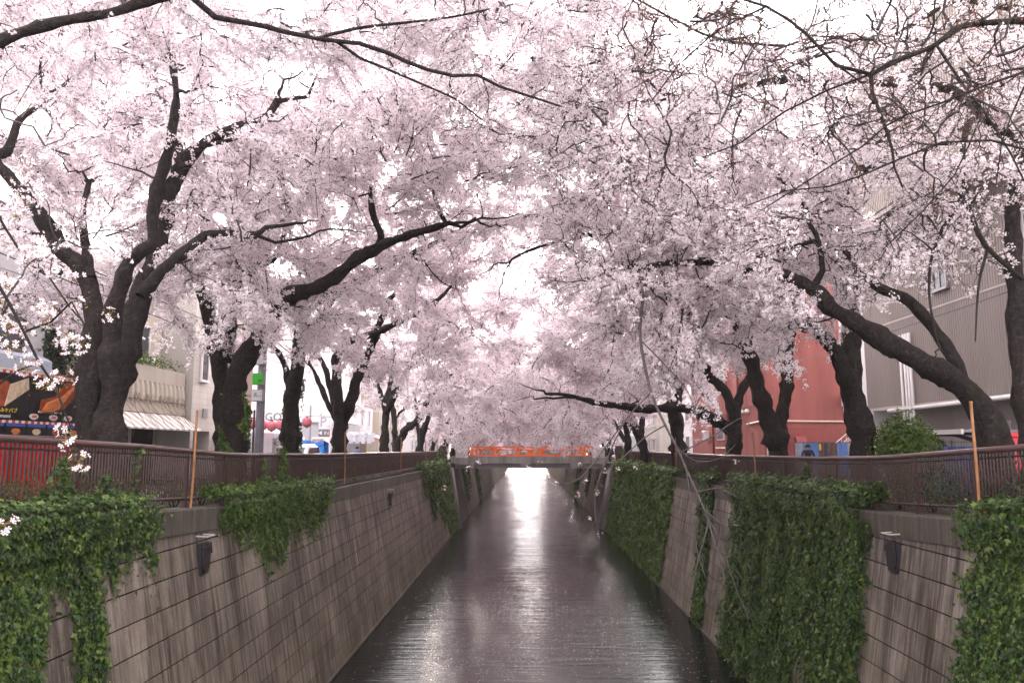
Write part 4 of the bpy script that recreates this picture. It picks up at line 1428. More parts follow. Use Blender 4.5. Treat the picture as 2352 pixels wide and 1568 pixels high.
finish_tree(t, "cherry tree with one long arching limb high against the grey building", base_of(2375, 15.4, 1), crowns=[((1.2, 18, 10.4), (3.4, 4, 2.2), 110), ((9.6, 17.5, 8.6), (3.4, 2.6, 3.0), 110), ((6.4, 15.5, 8.4), (4.8, 4.2, 3.2), int(210 * D)), ((2.6, 17, 9.2), (3.4, 4, 3.2), int(240 * D))],
            targets_ok=ok_river(4.6, 5.4, 8.4, .25, right_gap), kind='bud', front=.6, nmax=290)

t = traced(202, [
    ([(2300, 1163), (2278, 1010), (2245, 930), (2190, 870), (2110, 830), (2036, 786), (1965, 741), (1905, 705), (1875, 670), (1829, 645), (1779, 625), (1708, 612), (1640, 600), (1560, 603), (1490, 610)], 17.0, 17.6, 36, 6),
    ([(1864, 670), (1890, 620), (1884, 570), (1874, 540), (1854, 504)], 17.3, 17.5, 9, 5),
    ([(1877, 552), (1806, 574), (1710, 600)], 17.4, 17.6, 5.5, 4),
    ([(2225, 900), (2172, 790), (2121, 726), (2091, 690), (2046, 670), (1990, 645), (1950, 590), (1925, 560)], 17.1, 18.4, 17, 7),
    ([(1783, 627), (1740, 560), (1700, 520), (1690, 470)], 17.4, 17.5, 6, 3)], .02)
tree_r1 = finish_tree(t, "massive leaning cherry trunk behind the tall bamboo pole by the bush", base_of(2300, 17, 1), crowns=[((5.6, 17.6, 6.4), (3.9, 3.6, 3.0), int(260 * D)), ((2.8, 17.8, 5.6), (2.6, 3.4, 2.4), int(120 * D))],
            targets_ok=ok_river(3.3, 4.4, 7.6, .25, right_gap), kind='mid', nmax=130)

t = traced(203, [
    ([(1990, 1149), (1982, 1030), (1968, 950), (1955, 860), (1955, 780), (1950, 700), (1945, 600), (1938, 500), (1936, 440)], 23, 23.4, 29, 12),
    ([(1962, 930), (1915, 800), (1844, 736), (1789, 700), (1753, 670), (1713, 625), (1690, 590)], 23, 22, 20, 8),
    ([(1936, 450), (1962, 403), (2003, 378), (2053, 358), (2134, 338), (2230, 318)], 23.3, 23, 11, 5),
    ([(1936, 450), (1927, 393), (1882, 353), (1846, 326), (1781, 328), (1720, 323), (1655, 335), (1579, 358), (1498, 398), (1403, 433), (1327, 459)], 23.3, 20.5, 11, 4),
    ([(1972, 396), (1988, 302), (1998, 222)], 23.3, 23, 8, 4),
    ([(1940, 520), (1870, 480), (1800, 466), (1705, 459), (1630, 474), (1549, 499), (1498, 504), (1428, 524), (1327, 544), (1226, 574), (1176, 595)], 23.3, 20, 9, 3)], .03)
finish_tree(t, "gnarled cherry trunk between the red facade and the clipped conifer bush", base_of(1990, 23, 1), crowns=[((1.0, 25, 11.4), (3.4, 4.5, 2.6), 110), ((6.8, 24, 8.6), (4.8, 4.4, 5.2), int(400 * D)), ((2.4, 23.5, 9.4), (3.4, 4.2, 4.8), int(330 * D))],
            targets_ok=ok_river(3.9, 5.4, 6.4, .25, lambda x, y, z: right_gap(x, y, z) & ((x > 7.2) | (z > 6.3))), kind='mid', nmax=225, bs=(.8, 1.25))

t = traced(204, [
    ([(1788, 1116), (1785, 1030), (1775, 990), (1758, 940), (1738, 880), (1715, 800), (1700, 750), (1690, 725), (1640, 700), (1588, 650), (1529, 600), (1498, 574), (1458, 539), (1428, 509), (1385, 478)], 31, 29, 25, 5),
    ([(1692, 728), (1640, 715), (1588, 708), (1540, 720)], 31, 30.5, 9, 5),
    ([(1788, 1010), (1805, 900), (1812, 800), (1820, 720), (1840, 640), (1850, 560)], 31, 31.5, 15, 6),
    ([(1700, 745), (1712, 680), (1722, 620)], 31, 31, 8, 4)], .03)
finish_tree(t, "cherry tree forking in a narrow vee before the red facade", base_of(1787, 31, 1), crowns=[((.9, 31, 9.5), (2.6, 4.5, 3.4), 60), ((6.4, 31, 7.0), (4.8, 4.6, 4.6), int(360 * D)), ((2.6, 30, 7.8), (3.2, 4.4, 5.0), int(320 * D))],
            targets_ok=ok_river(3.4, 5.0, 6.4, .25, lambda x, y, z: ~((x > 8.2) & (z < 4.6)) & (z > np.where(x < 8.3, 5.6 + (8.3 - x) * .45, 0))), kind='far', nmax=150, front=.12)

t = traced(205, [
    ([(1687, 1100), (1685, 1030), (1688, 965), (1672, 910), (1655, 885), (1625, 860)], 38, 38, 20, 8),
    ([(1688, 965), (1702, 900), (1722, 860), (1735, 780)], 38, 38.5, 11, 5),
    ([(1680, 990), (1650, 968), (1610, 948), (1560, 936), (1480, 940), (1420, 932), (1365, 925), (1325, 912)], 38, 36.5, 14, 5)], .03)
finish_tree(t, "stout cherry trunk sending a level limb out above the ivy curtain", base_of(1687, 38, 1), crowns=[((.8, 38, 8.5), (2.6, 4.5, 4.0), 70), ((6.0, 38, 6.8), (5.0, 4.8, 4.8), int(380 * D)), ((2.8, 37.5, 6.8), (3.2, 4.6, 5.2), int(320 * D))],
            targets_ok=ok_river(2.8, 4.6, 6.4, .25, lambda x, y, z: (z > 4.6) | (np.abs(y - 37.8) < 1.2)), kind='far', nmax=150, front=.12)

t = traced(206, [
    ([(1562, 1090), (1557, 1030), (1548, 930), (1522, 850), (1500, 770), (1512, 715), (1488, 670), (1443, 655), (1393, 640), (1357, 615), (1337, 569), (1332, 529), (1325, 469)], 46, 42, 17, 3.5),
    ([(1550, 950), (1570, 860), (1590, 800)], 46, 47, 9, 4), ([(1512, 800), (1470, 770), (1420, 740)], 46, 44, 7, 3)], .04)
finish_tree(t, "dark twisting cherry trunk behind the hanging bare branch", base_of(1560, 46, 1), crowns=[((.8, 45, 7.5), (2.6, 5, 4.2), 80), ((4.9, 46, 7.0), (5.9, 5.4, 5.6), int(560 * D))],
            targets_ok=ok_river(2.6, 4.2, 6.4, .25, lambda x, y, z: (z > 4.0 + np.where(x < 6, (6 - x) * .2, 0))), kind='far', bs=(.85,1.25), nmax=115, front=.25)

t = traced(207, [
    ([(1484, 1075), (1478, 1030), (1452, 965), (1428, 930), (1395, 890), (1355, 850)], 56, 54, 12, 4),
    ([(1470, 1000), (1480, 930), (1490, 870)], 56, 57, 8, 3)], .04)
finish_tree(t, "leaning cherry trunk above the even ivy curtain near the bridge", base_of(1483, 56, 1), crowns=[((.8, 57, 6.6), (2.8, 5, 4.0), 80), ((4.8, 56.5, 6.6), (6.0, 5.4, 5.6), int(540 * D))],
            targets_ok=ok_river(2.2, 3.8, 6.6, .25), kind='farther', nmax=115, front=.6)

t = traced(208, [([(1447, 1068), (1442, 1030), (1435, 960), (1410, 900), (1370, 860)], 66, 64, 9, 3), ([(1438, 990), (1450, 920), (1455, 860)], 66, 67, 6, 3)], .04)
finish_tree(t, "last cherry tree before the orange bridge on the red building bank", base_of(1447, 66, 1), crowns=[((.8, 66, 6.4), (2.8, 5, 3.8), 80), ((5.3, 66.5, 6.2), (6, 5.4, 5.0), int(380 * D))],
            targets_ok=ok_river(1.9, 3.6, 6.8, .25), kind='farther', nmax=115, front=.6)

# --- trees whose trunks stand beside the photographer's own bridge, only their branches in view
def off_limb(world, trace, d0, d1, r0, r1):
    P, R_ = limb(trace, d0, d1, r0, r1)
    Wp = np.array(world, float)
    return np.vstack([Wp[:, :3], P]), np.concatenate([Wp[:, 3], R_])
t = Tree(301)
t.add(*off_limb([(-10.4, 7.0, .5, .34), (-10.3, 7.3, 2.8, .27), (-9.6, 8.4, 5.0, .15), (-8.2, 9.4, 6.2, .09)],
                [(0, 90), (126, 50), (252, 35), (343, 8), (480, -30)], 10, 10.8, 13, 10))
t.add(*limb([(430, -15), (494, 40), (564, 55), (655, 76), (726, 91), (776, 98), (826, 101), (897, 121), (983, 161), (1038, 176), (1093, 174), (1149, 197), (1209, 217), (1285, 242)], 10.7, 11.5, 8, 3))
t.add(*limb([(776, 98), (826, 131), (882, 156), (957, 192), (1040, 225), (1100, 270)], 11.1, 11.5, 4, 2))
t.add(*limb([(726, 91), (760, 78), (826, 66), (882, 60), (1010, 45), (1120, 20)], 11.1, 11.5, 5, 2.5))
t.add(np.array([(-10.3, 7.3, 2.8), (-9, 6.2, 3.6), (-6.4, 5.3, 3.9), (-4.2, 4.9, 3.6), (-3.6, 4.7, 3.2)]), np.array([.07, .045, .03, .018, .012]))
for pts, d0, d1, r0, r1 in (([(-60, 560), (20, 690), (60, 760), (95, 830), (128, 890), (158, 985), (176, 1045), (205, 1088)], 4.8, 4.4, 5, 1.6),
                            ([(-40, 430), (60, 600), (110, 640), (150, 700), (180, 730)], 5.2, 5, 4, 1.6),
                            ([(60, 760), (110, 740), (160, 690), (190, 740), (188, 800)], 4.7, 4.6, 3, 1.3),
                            ([(95, 830), (40, 850), (-30, 900)], 4.6, 4.5, 2.2, 1.4),
                            ([(-60, 1190), (-10, 1205), (20, 1190)], 4.2, 4.2, 2.2, 1.4)):
    t.add(*limb(pts, d0, d1, r0, r1), .015)
nl = finish_tree(t, "cherry tree beside the photographer with thick branch overhead, its flowering sprays before the kebab banners", (-10.4, 7.0, G_left(7) - .05),
            crowns=[((-6.0, 11.6, 9.0), (4.2, 2.4, 1.3), 120), ((-1.2, 12.2, 8.9), (3.2, 2, 1.2), 80), ((-3.3, 5.0, 3.4), (.75, .5, 1.0), 26)],
            targets_ok=lambda T: (T[:, 2] > 8.0) | ((T[:, 0] < -2.75) & (T[:, 1] < 6)), cull=.0, maxd=2.6, twig_mat="grey_bark", kind='near', kind_far='mid', bs=(.5,.95), per_m=1.4, nmax=120, front=1)

t = Tree(302)
t.add(*off_limb([(10.6, 4.0, .55, .34), (10.4, 4.3, 2.8, .26), (9.2, 5.4, 4.6, .13), (7.2, 6.6, 5.3, .075)],
                [(2352, 50), (2192, 71), (2142, 106), (2056, 141), (2000, 171)], 7.6, 7.4, 8, 6))
t.add(*limb([(2000, 171), (2005, 212), (2031, 282), (2048, 343), (2051, 383), (2071, 428)], 7.4, 7.2, 6, 2.5), .01)
t.add(*limb([(2000, 171), (1920, 150), (1851, 76), (1811, 45), (1761, 15), (1680, -10)], 7.4, 7.8, 5, 3), .01)
t.add(*limb([(1920, 150), (1980, 190), (1902, 131)], 7.4, 7.4, 2, 2), .01)
t.add(*limb([(1806, 106), (1680, 96), (1609, 76), (1529, 35), (1458, -5)], 9.0, 9.4, 4, 2.5), .01)
t.add(*limb([(2192, 71), (2149, 101), (2184, 151), (2224, 207), (2260, 252), (2290, 302), (2320, 353), (2352, 418)], 7.5, 7.0, 4, 2), .01)
t.add(*limb([(2380, 155), (2260, 197), (2159, 237), (2083, 262), (2033, 287), (1982, 333), (1907, 383), (1831, 433), (1756, 479)], 7.2, 7.0, 3.2, 1.5), .01)
t.add(*limb([(2380, 350), (2275, 322), (2164, 328), (2073, 363), (1982, 403), (1907, 428), (1806, 438), (1720, 470)], 7.0, 7.2, 3, 1.5), .01)
t.add(*limb([(2000, 171), (1900, 210), (1800, 260), (1700, 330), (1620, 360)], 7.4, 7.8, 3, 1.5), .01)
t.add(*limb([(1761, 15), (1650, 70), (1560, 150), (1500, 230)], 7.8, 8.2, 3, 1.5), .01)
t.add(*limb([(2260, 252), (2190, 400), (2120, 480), (2040, 560)], 7.1, 7.0, 2.2, 1.2), .01)
t.add(*limb([(2352, 200), (2300, 330), (2290, 420)], 7.0, 7.0, 2.5, 1.2), .01)
nr = finish_tree(t, "budding cherry tree beside the photographer with bare grey branches overhead opposite the stall", (10.6, 4.0, G_right(4) - .05),
            crowns=[((3.4, 7.8, 5.9), (2.6, 1.1, 1.3), 120), ((1.8, 8.6, 6.6), (1.5, 1.3, .8), 50)],
            targets_ok=ok_river(4.2, 4.2, 8, .0), cull=.0, maxd=2.2, twig_mat="grey_bark", kind='bare', bs=(.5,1.0), per_m=2.2, front=1)

# large open flowers on the nearest sprays
def spray(root, spots, seed, nfl=9, rad_=.06):
    r = np.random.default_rng(seed)
    nb = NB(); st = []
    off = np.array(root.location)
    for u, v, d in spots:
        c = unproj(u, v, d)
        k = r.integers(nfl - 3, nfl + 3)
        dirs = r.normal(size=(k, 3)); dirs[:, 1] -= .5; dirs /= np.linalg.norm(dirs, axis=1, keepdims=True)
        P = c + dirs * rad_ * r.uniform(.6, 1.15, (k, 1))
        scatter_shape(nb, P - off, dirs, r.uniform(.017, .021, k), FLV, FLF, (r.uniform(size=k) < .25).astype(int))
        m = 6
        scatter_shape(nb, c - off + r.normal(scale=.035, size=(m, 3)), rand_unit(m), r.uniform(.012, .02, m), SIMPLEV * 1.3, SIMPLEF, 2)
        scatter_shape(nb, c - off + r.normal(scale=.045, size=(m, 3)), rand_unit(m), r.uniform(.006, .01, m), SIMPLEV * np.array([1.6, 1.1, 1]), SIMPLEF, 3)
        for p in P[: k]:
            st.append(np.linspace(c, p, 4))
    V, F = batch_tubes(np.array(st) - off, np.full((len(st), 4), .0016), 3)
    nb.add(V, F, 4, 2)
    o = nb.build("flower_spray", PETAL_MATS, root); o["kind"] = "stuff"
rr = np.random.default_rng(5)
L1 = [(125, 715, 4.8), (112, 735, 4.8), (60, 600, 5), (20, 560, 5.4), (110, 620, 5), (150, 790, 4.6), (60, 845, 4.4), (105, 880, 4.3), (80, 825, 4.4), (152, 985, 4.3), (150, 1012, 4.3),
      (180, 1060, 4.3), (10, 1205, 4.1), (40, 500, 5.6), (20, 640, 5), (5, 690, 4.9), (30, 740, 4.8), (180, 700, 5), (0, 790, 4.7), (225, 560, 6), (60, 460, 6), (15, 420, 6)]
L2 = [(690, 45, 9), (715, 62, 9), (700, 20, 9), (930, 170, 9.5), (968, 230, 9.5), (990, 245, 9.5), (1120, 320, 10), (1170, 345, 10), (1240, 290, 10), (640, 350, 10), (700, 360, 10), (560, 340, 10),
      (870, 440, 10), (800, 300, 10), (1010, 35, 9), (1050, 20, 9), (1190, 60, 9), (1285, 85, 9), (1150, 180, 10), (260, 40, 9), (80, 25, 9), (30, 60, 9), (400, 20, 9), (240, 255, 9), (130, 260, 8), (180, 300, 8),
      (90, 330, 8), (60, 220, 8), (840, 390, 10), (1060, 230, 10), (1320, 150, 10), (1090, 105, 10)]
L2 = L2 + [(u + rr.normal(0, 16), v + rr.normal(0, 12), d + rr.normal(0, .12)) for u, v, d in L2]
L1 = L1 + [(u + rr.normal(0, 40), v + rr.normal(0, 45), d + rr.normal(0, .25)) for u, v, d in L1 if v < 900]
spray(nl, L1 + L2, 3)
spray(nr, [(1880, 160, 7.3), (1900, 175, 7.3), (2010, 190, 7.3), (1960, 220, 7.3), (1745, 270, 7.6), (1790, 640, 8)], 4, 4)

# long bare branch hanging in front of the ivy
P, R_ = limb([(1490, 610), (1475, 700), (1471, 781), (1496, 901), (1528, 976), (1554, 1026), (1576, 1076), (1618, 1171), (1640, 1240)], 17.6, 14.6, 4.8, 1.6)
C = catmull(np.column_stack([P, R_]), .15)
off = np.array(tree_r1.location)
nb = NB(); V, F = batch_tubes(C[None, :, :3], C[None, :, 3], 6); nb.add(V - off, F, 4)
subs = []
for pts, d0, d1 in (([(1471, 781), (1520, 830), (1580, 900), (1610, 990)], 16.6, 15.6), ([(1496, 901), (1440, 960), (1400, 1040), (1372, 1110), (1366, 1170), (1376, 1225)], 16, 15),
                    ([(1528, 976), (1480, 1005), (1420, 1060), (1385, 1085)], 15.6, 15), ([(1554, 1026), (1600, 1060), (1660, 1050), (1690, 1020)], 15.3, 15),
                    ([(1576, 1076), (1590, 1180), (1600, 1260), (1622, 1330)], 15, 14.6), ([(1618, 1171), (1670, 1210), (1700, 1190)], 14.8, 14.6), ([(1618, 1171), (1660, 1260), (1690, 1350), (1720, 1420)], 14.8, 14.5),
                    ([(1600, 1130), (1655, 1120), (1690, 1140)], 14.9, 14.7), ([(1560, 1040), (1640, 1000), (1700, 960), (1740, 985)], 15.2, 15), ([(1440, 960), (1410, 1000), (1330, 1100), (1275, 1110)], 15.8, 15.2),
                    ([(1628, 1200), (1600, 1300), (1590, 1370)], 14.7, 14.5), ([(1640, 1240), (1665, 1330), (1640, 1380)], 14.6, 14.4)):
    P2, R2 = limb(pts, d0, d1, 1.7, .8)
    Q = catmull(P2, .22)
    subs.append(Q)
    V, F = batch_tubes(Q[None], np.linspace(R2[0], R2[-1], len(Q))[None], 4); nb.add(V - off, F, 4)
BPh = np.array([np.array([q[int(i)] for i in np.linspace(0, len(q) - 1, 6)]) for q in subs])
TP, TR = twigs_of(t, BPh, None, 3.0, .15, .5, .25)
V, F = batch_tubes(TP, TR * .8, 3); nb.add(V - off, F, 4)
nb.build("hanging_branch", ["grey_bark"], tree_r1)
spray(tree_r1, [(1275, 1108, 15.2), (1325, 1135, 15.2), (1345, 1105, 15.3), (1390, 1080, 15), (1352, 1190, 15), (1378, 1225, 15), (1370, 1130, 15), (1020, 1120, 15), (1215, 1070, 15), (1500, 905, 15.8), (1470, 840, 16), (1410, 1050, 15.4),
           (1600, 1010, 15.5), (1690, 1060, 15), (1240, 1065, 15), (1330, 1068, 15), (1420, 1075, 15), (1460, 1075, 15), (1100, 1060, 15.5), (1075, 1075, 15.5)], 9, 7, .055)

# --- trees beyond the bridge: three crown forms shared, each tree its own object
def far_template(seed, label):
    t = Tree(seed); r = t.r
    t.add(np.array([(0, 0, -.1), (-.1, .1, 1.4), (-.5, .2, 2.6), (-1.6, .3, 4.3), (-3.2, .1, 5.6), (-5.2, 0, 6.2)]), np.array([.34, .27, .22, .16, .11, .06]), .05)
    t.add(np.array([(-.3, .15, 2.2), (.4, .3, 4), (.2, .2, 6), (-.4, .4, 8)]), np.array([.18, .13, .09, .05]), .05)
    t.add(np.array([(-.5, .2, 2.6), (-1.4, -1, 4), (-3.4, -1.6, 4.4), (-5.5, -1.9, 3.9)]), np.array([.14, .1, .07, .05]), .05)
    return finish_tree(t, label, (0, 0, 0), group="cherry trees beyond the orange bridge", crowns=[((-3.6, 0, 5.6), (5.6, 5.2, 4.7), 330), ((-6.6, 0, 4.9), (3.4, 4.5, 2.6), 150)],
                       targets_ok=lambda T: T[:, 2] > np.where(T[:, 0] < -1.5, 2.2 + np.clip(-7 - T[:, 0], 0, 2) * .4, 2.9), kind='tmpl', merge=True, bs=(1.1,1.8), nmax=58, front=1)
FL = "flowering cherry tree in the rows that run on beyond the orange bridge"
tmpl = [far_template(400 + i, FL) for i in range(3)]
first = [True] * 3
i = 0
y = 80.0
while y < 330:
    for side in (1, -1):
        k = i % 3
        x = side * (10.2 if side > 0 else 9.4) + RNG.uniform(-.3, .5) * side
        rz = (0 if side > 0 else math.pi) + RNG.uniform(-.35, .35)
        s_ = RNG.uniform(.9, 1.15)
        z = -.05
        if first[k]:
            o = tmpl[k]; o.location = (x, y, z); o.rotation_euler = (0, 0, rz); o.scale = (s_,) * 3; first[k] = False
        else:
            dup(tmpl[k], (x, y + RNG.uniform(-1, 1), z), rz, FL, "cherry trees beyond the orange bridge", (s_,) * 3)
        i += 1
    y += RNG.uniform(6.2, 8.2) if y < 160 else 11
print("blossom/branch tris", TRI[0], "boughs", NBOUGH[0])
# ================================================================== buildings
def mat_glass():
    m, t, out = new_mat("window_glass")
    b = pbsdf(t, out, .08, .6)
    b.inputs["Base Color"].default_value = (.035, .04, .045, 1)
    MATS["window_glass"] = m
mat_glass()
def mat_tiles(name, color, joint, sx, sz):
    m, t, out = new_mat(name)
    b = pbsdf(t, out, .45, .4)
    tc = t.new("ShaderNodeTexCoord")
    br = t.new("ShaderNodeTexBrick")
    br.offset = .0
    br.inputs["Scale"].default_value = 1.0
    br.inputs["Brick Width"].default_value = sx
    br.inputs["Row Height"].default_value = sz
    br.inputs["Mortar Size"].default_value = .012
    br.inputs["Color1"].default_value = (*color, 1)
    br.inputs["Color2"].default_value = (*[c * .93 for c in color], 1)
    br.inputs["Mortar"].default_value = (*joint, 1)
    t.l.new(t.mapping(tc.outputs["Object"], (1, 1, 1), (rad(90), 0, 0)), br.inputs["Vector"])
    pos = t.new("ShaderNodeNewGeometry").outputs["Position"]
    n = t.noise(t.mapping(pos, (1, 1, .15)), 1.2, 4, .6)
    c = t.mix(1.0, br.outputs["Color"], t.ramp(n, [(.3, (.82, .82, .82)), (.7, (1.08, 1.08, 1.08))]), 'MULTIPLY')
    t.l.new(c, b.inputs["Base Color"])
    MATS[name] = m
mat_tiles("cream_tile", (.52, .48, .43), (.38, .36, .33), .9, .30)
mat_tiles("brown_tile", (.30, .14, .10), (.22, .14, .12), .25, .08)
paint("cream_wall", (.48, .43, .36), .8, .15, 1.0, .1, .2, streak=True)
paint("white_wall", (.72, .70, .70), .7, .07, .8, .05, .25, streak=True)
paint("white_board", (.78, .76, .77), .6, .06, 1.2)
paint("grey_panel", (.46, .46, .48), .6, .1, 1.0, streak=True)
paint("lilac_grey", (.40, .39, .42), .6, .08, 1.0)
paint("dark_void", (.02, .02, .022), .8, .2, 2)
paint("dark_frame", (.05, .05, .055), .5, .15, 3)
paint("red_wall", (.30, .098, .085), .75, .30, .9, .12, .25, streak=True)
paint("red_trim", (.27, .07, .062), .6, .12, 2)
paint("beige_corrugated", (.26, .225, .205), .6, .09, .6, .0, .3, streak=True)
paint("beige_wall", (.42, .38, .36), .8, .12, .9, .1, .2, streak=True)
paint("white_metal", (.72, .70, .70), .45, .08, 3, 0, .4)
paint("white_plastic", (.66, .66, .64), .5, .1, 3)
paint("grey_metal", (.28, .28, .30), .45, .12, 3, 0, .45, .3)
paint("steel_pole", (.34, .34, .38), .5, .1, 4)
paint("cream_pipe", (.62, .50, .40), .5, .1, 3)
paint("dead_vine", (.14, .085, .06), .9, .3, 6)
paint("awning_canvas", (.45, .40, .36), .85, .25, 2.5)
paint("red_cloth", (.50, .014, .018), .8, .25, 2.2, .2, .2)
paint("red_awning", (.70, .12, .14), .7, .1, 3)
paint("pink_awning", (.80, .42, .44), .7, .1, 3)
paint("blue_tarp", (.035, .22, .62), .45, .3, 1.6, .3, .4)
paint("blue_sheet", (.05, .10, .32), .6, .25, 1.2, .2, .3)
paint("blue_panel", (.10, .20, .48), .6, .2, 2)
paint("pale_awning", (.34, .38, .46), .6, .12, 1.0)
paint("grey_curtain", (.32, .33, .40), .7, .2, 2)
paint("brown_panel", (.12, .08, .07), .6, .15, 2)
paint("tent_white", (.74, .74, .78), .7, .06, 2)
paint("car_white", (.70, .70, .72), .25, .03, 1, 0, .6)
paint("black_print", (.012, .012, .014), .45, .2, 3)
paint("yellow_print", (.80, .58, .02), .5, .05, 3)
paint("white_print", (.78, .77, .76), .6, .05, 3)
paint("grey_print", (.16, .16, .17), .6, .1, 3)
paint("red_print", (.65, .05, .05), .5, .1, 3)
paint("blue_print", (.05, .13, .45), .5, .1, 3)
paint("green_sign", (.05, .52, .03), .5, .05, 2)
paint("meat_brown", (.34, .075, .028), .5, .5, 9)
paint("churro_orange", (.62, .20, .055), .5, .35, 7)
paint("pita_cream", (.70, .56, .38), .6, .25, 8)
paint("fry_dark", (.30, .07, .02), .6, .3, 8)
paint("paper_grey", (.52, .52, .53), .8, .15, 5)
paint("pink_lantern", (.80, .24, .29), .6, .06, 3)
paint("yellow_plastic", (.75, .52, .03), .5, .08, 3)
paint("ochre_wall", (.60, .42, .20), .8, .12, 1)
paint("vending_red", (.50, .012, .028), .3, .1, 2, 0, .5)

def window(root, x, z, w, h, y=0.0, bars=0, frame="white_metal", glass="window_glass", sill=True):
    f = MB()
    t = .07
    for sx in (-1, 1): f.box((x + sx * (w / 2 - t / 2), y - .04, z), (t, .10, h))
    for sz in (-1, 1): f.box((x, y - .04, z + sz * (h / 2 - t / 2)), (w - 2 * t - .002, .10, t))
    for k in range(bars):
        f.box((x - w / 2 + w * (k + 1) / (bars + 1), y - .035, z), (.04, .06, h - 2 * t - .002))
    if sill: f.box((x, y - .07, z - h / 2 - .03), (w + .12, .16, .055))
    fo = f.build("window", frame, root)
    MB().box((x, y - .015, z), (w - .1, .03, h - .1)).build("pane", glass, fo)
    return fo

def wall_box(root, x0, x1, z0, z1, depth, mat, name="wall", y=0.0):
    return MB().box(((x0 + x1) / 2, y + depth / 2, (z0 + z1) / 2), (x1 - x0, depth, z1 - z0)).build(name, mat, root)

R90 = rad(90)
# ---- panelled house behind the food stall
b = thing("panelled_building", "grey panelled building with dark window and blue awning behind the kebab banners", "building", (-17.2, 12, .1), R90)
wall_box(b, 0, 15.4, 0, 9.5, 6, "grey_panel")
for k in range(7):
    wall_box(b, 0, 15.39, 3.35 + k * .8, 3.35 + k * .8 + .77, .03, "grey_panel", "panel", -.03)
window(b, 12.6, 5.7, 3.2, 1.9, -.04, 1, "dark_frame")
window(b, 8.2, 5.7, 2.6, 1.9, -.04, 1, "dark_frame")
m = MB(); m.prism([(-.04, 4.75), (-.5, 4.5), (-.5, 3.9), (-.04, 4.2)], 0, 6.0, 15.2); m.build("awning", "pale_awning", b)
wall_box(b, -.1, 15.5, 9.5, 9.75, 6.1, "white_metal", "roof", -.1)
# ivy grown bank between the stall and the balcony house
hb = thing("hedge", "dark brown green ivy covered hedge wall beside the kebab banners", "hedge", (-17.5, 28.3, .1))
me = leaf_cloud("foliage", 7000, 1.2, 2.2, 5.2, .15, "dark_leaf", .6, 10, 77, KITEV, KITEF)
link("foliage", me, (), hb)["kind"] = "stuff"
link("stems", stems_mesh("stems", 14, .8, 3.5, 78), (), hb)

# ---- cream house with pierced balcony and awning
b = thing("balcony_house", "cream house with pierced balcony parapet and vine covered striped awning", "house", (-16.3, 29.6, .1), R90)
wall_box(b, 0, 7.6, 0, 3.25, 5, "cream_wall", "wall", 1.3)
wall_box(b, 0, 7.6, 3.3, 7.6, 5, "cream_wall", "upper_wall", 1.3)
wall_box(b, -.05, 7.65, 3.0, 3.32, 1.8, "cream_wall", "balcony_floor", -.02)
par = MB()
for x0, x1, z0, z1 in ((0, 7.6, 3.32, 3.55), (0, 7.6, 4.35, 5.0)):
    par.box(((x0 + x1) / 2, .1, (z0 + z1) / 2), (x1 - x0, .14, z1 - z0))
par.box((7.53, .75, 4.15), (.14, 1.15, 1.7))
par.build("balcony_parapet", "cream_wall", b)
for k in range(17):                      # bulging balusters leave spear shaped slits
    x = .3 + k * .44
    MB().lathe([(.20, 3.55), (.215, 3.75), (.19, 4.0), (.165, 4.2), (.12, 4.36)], (x, .1, 0), 6).build("baluster", "cream_wall", b)
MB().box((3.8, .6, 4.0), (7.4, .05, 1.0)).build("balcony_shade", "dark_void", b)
window(b, 2.2, 6.3, 1.6, 1.6, 1.3); window(b, 5.6, 6.3, 1.6, 1.6, 1.3)
for k in range(24):
    x0 = .1 + k * .31
    MB().prism([(.05, 3.0), (-.95, 2.32), (-.95, 2.25), (.05, 2.93)], 0, x0, x0 + .295).build("awning_strip", "awning_canvas" if k % 2 else "white_wall", b)
vm = MB()
r_ = np.random.default_rng(4)
for _ in range(26):
    x = r_.uniform(.1, 7.4); pts = []
    for k in range(6):
        tt = k / 5
        pts.append((x + r_.normal(0, .14), -.04 - 1.0 * max(0, tt - .45) / .55 + (-.05), 3.75 - tt * .75 - max(0, tt - .45) / .55 * .70 + .05)); x += r_.normal(0, .2)
    vm.tube(pts, .008, 3, cap=False)
o = vm.build("dry_vine", "dead_vine", b); o["kind"] = "stuff"
MB().box((2.6, 1.25, 1.25), (3.4, .1, 2.5)).build("shutter", "lilac_grey", b)
MB().box((6.2, 1.25, 1.2), (1.8, .1, 2.4)).build("doorway", "dark_void", b)
pl = leaf_cloud("roof_plants", 900, .5, 3.4, .5, .13, "conifer_leaf", .4, 8, 79, SIMPLEV, SIMPLEF)
o = link("roof_plants", pl, (), b); o.rotation_euler = (0, 0, R90); o.location = (3.8, .2, 4.9); o["kind"] = "stuff"

# ---- white tiled block
b = thing("tiled_building", "tall white tiled building with vent grille and shadowed doorway behind the second tree", "building", (-16.0, 37.3, .1), R90)
wall_box(b, 0, 3.9, 2.3, 11, 6, "cream_tile")
wall_box(b, 0, .35, 0, 2.3, 6, "cream_tile", "pier"); wall_box(b, 2.3, 3.9, 0, 2.3, 6, "cream_tile", "pier")
wall_box(b, .35, 2.3, 0, 2.3, .1, "dark_void", "doorway", 1.6)
gv = MB()
for k in range(5): gv.box((1.6, -.03, 3.0 + k * .1), (.62, .05, .06))
gv.build("vent_grille", "grey_metal", b)
wall_box(b, 3.9, 5.4, 0, 2.0, 5, "lilac_grey", "base_wall", .4); wall_box(b, 3.9, 5.4, 2.0, 3.6, .1, "window_glass", "pane", .5)
wall_box(b, 3.9, 5.4, 3.6, 6.5, .1, "ochre_wall", "panel", .5); wall_box(b, 3.9, 5.4, 6.5, 11, 5, "cream_tile", "upper_wall", .4)
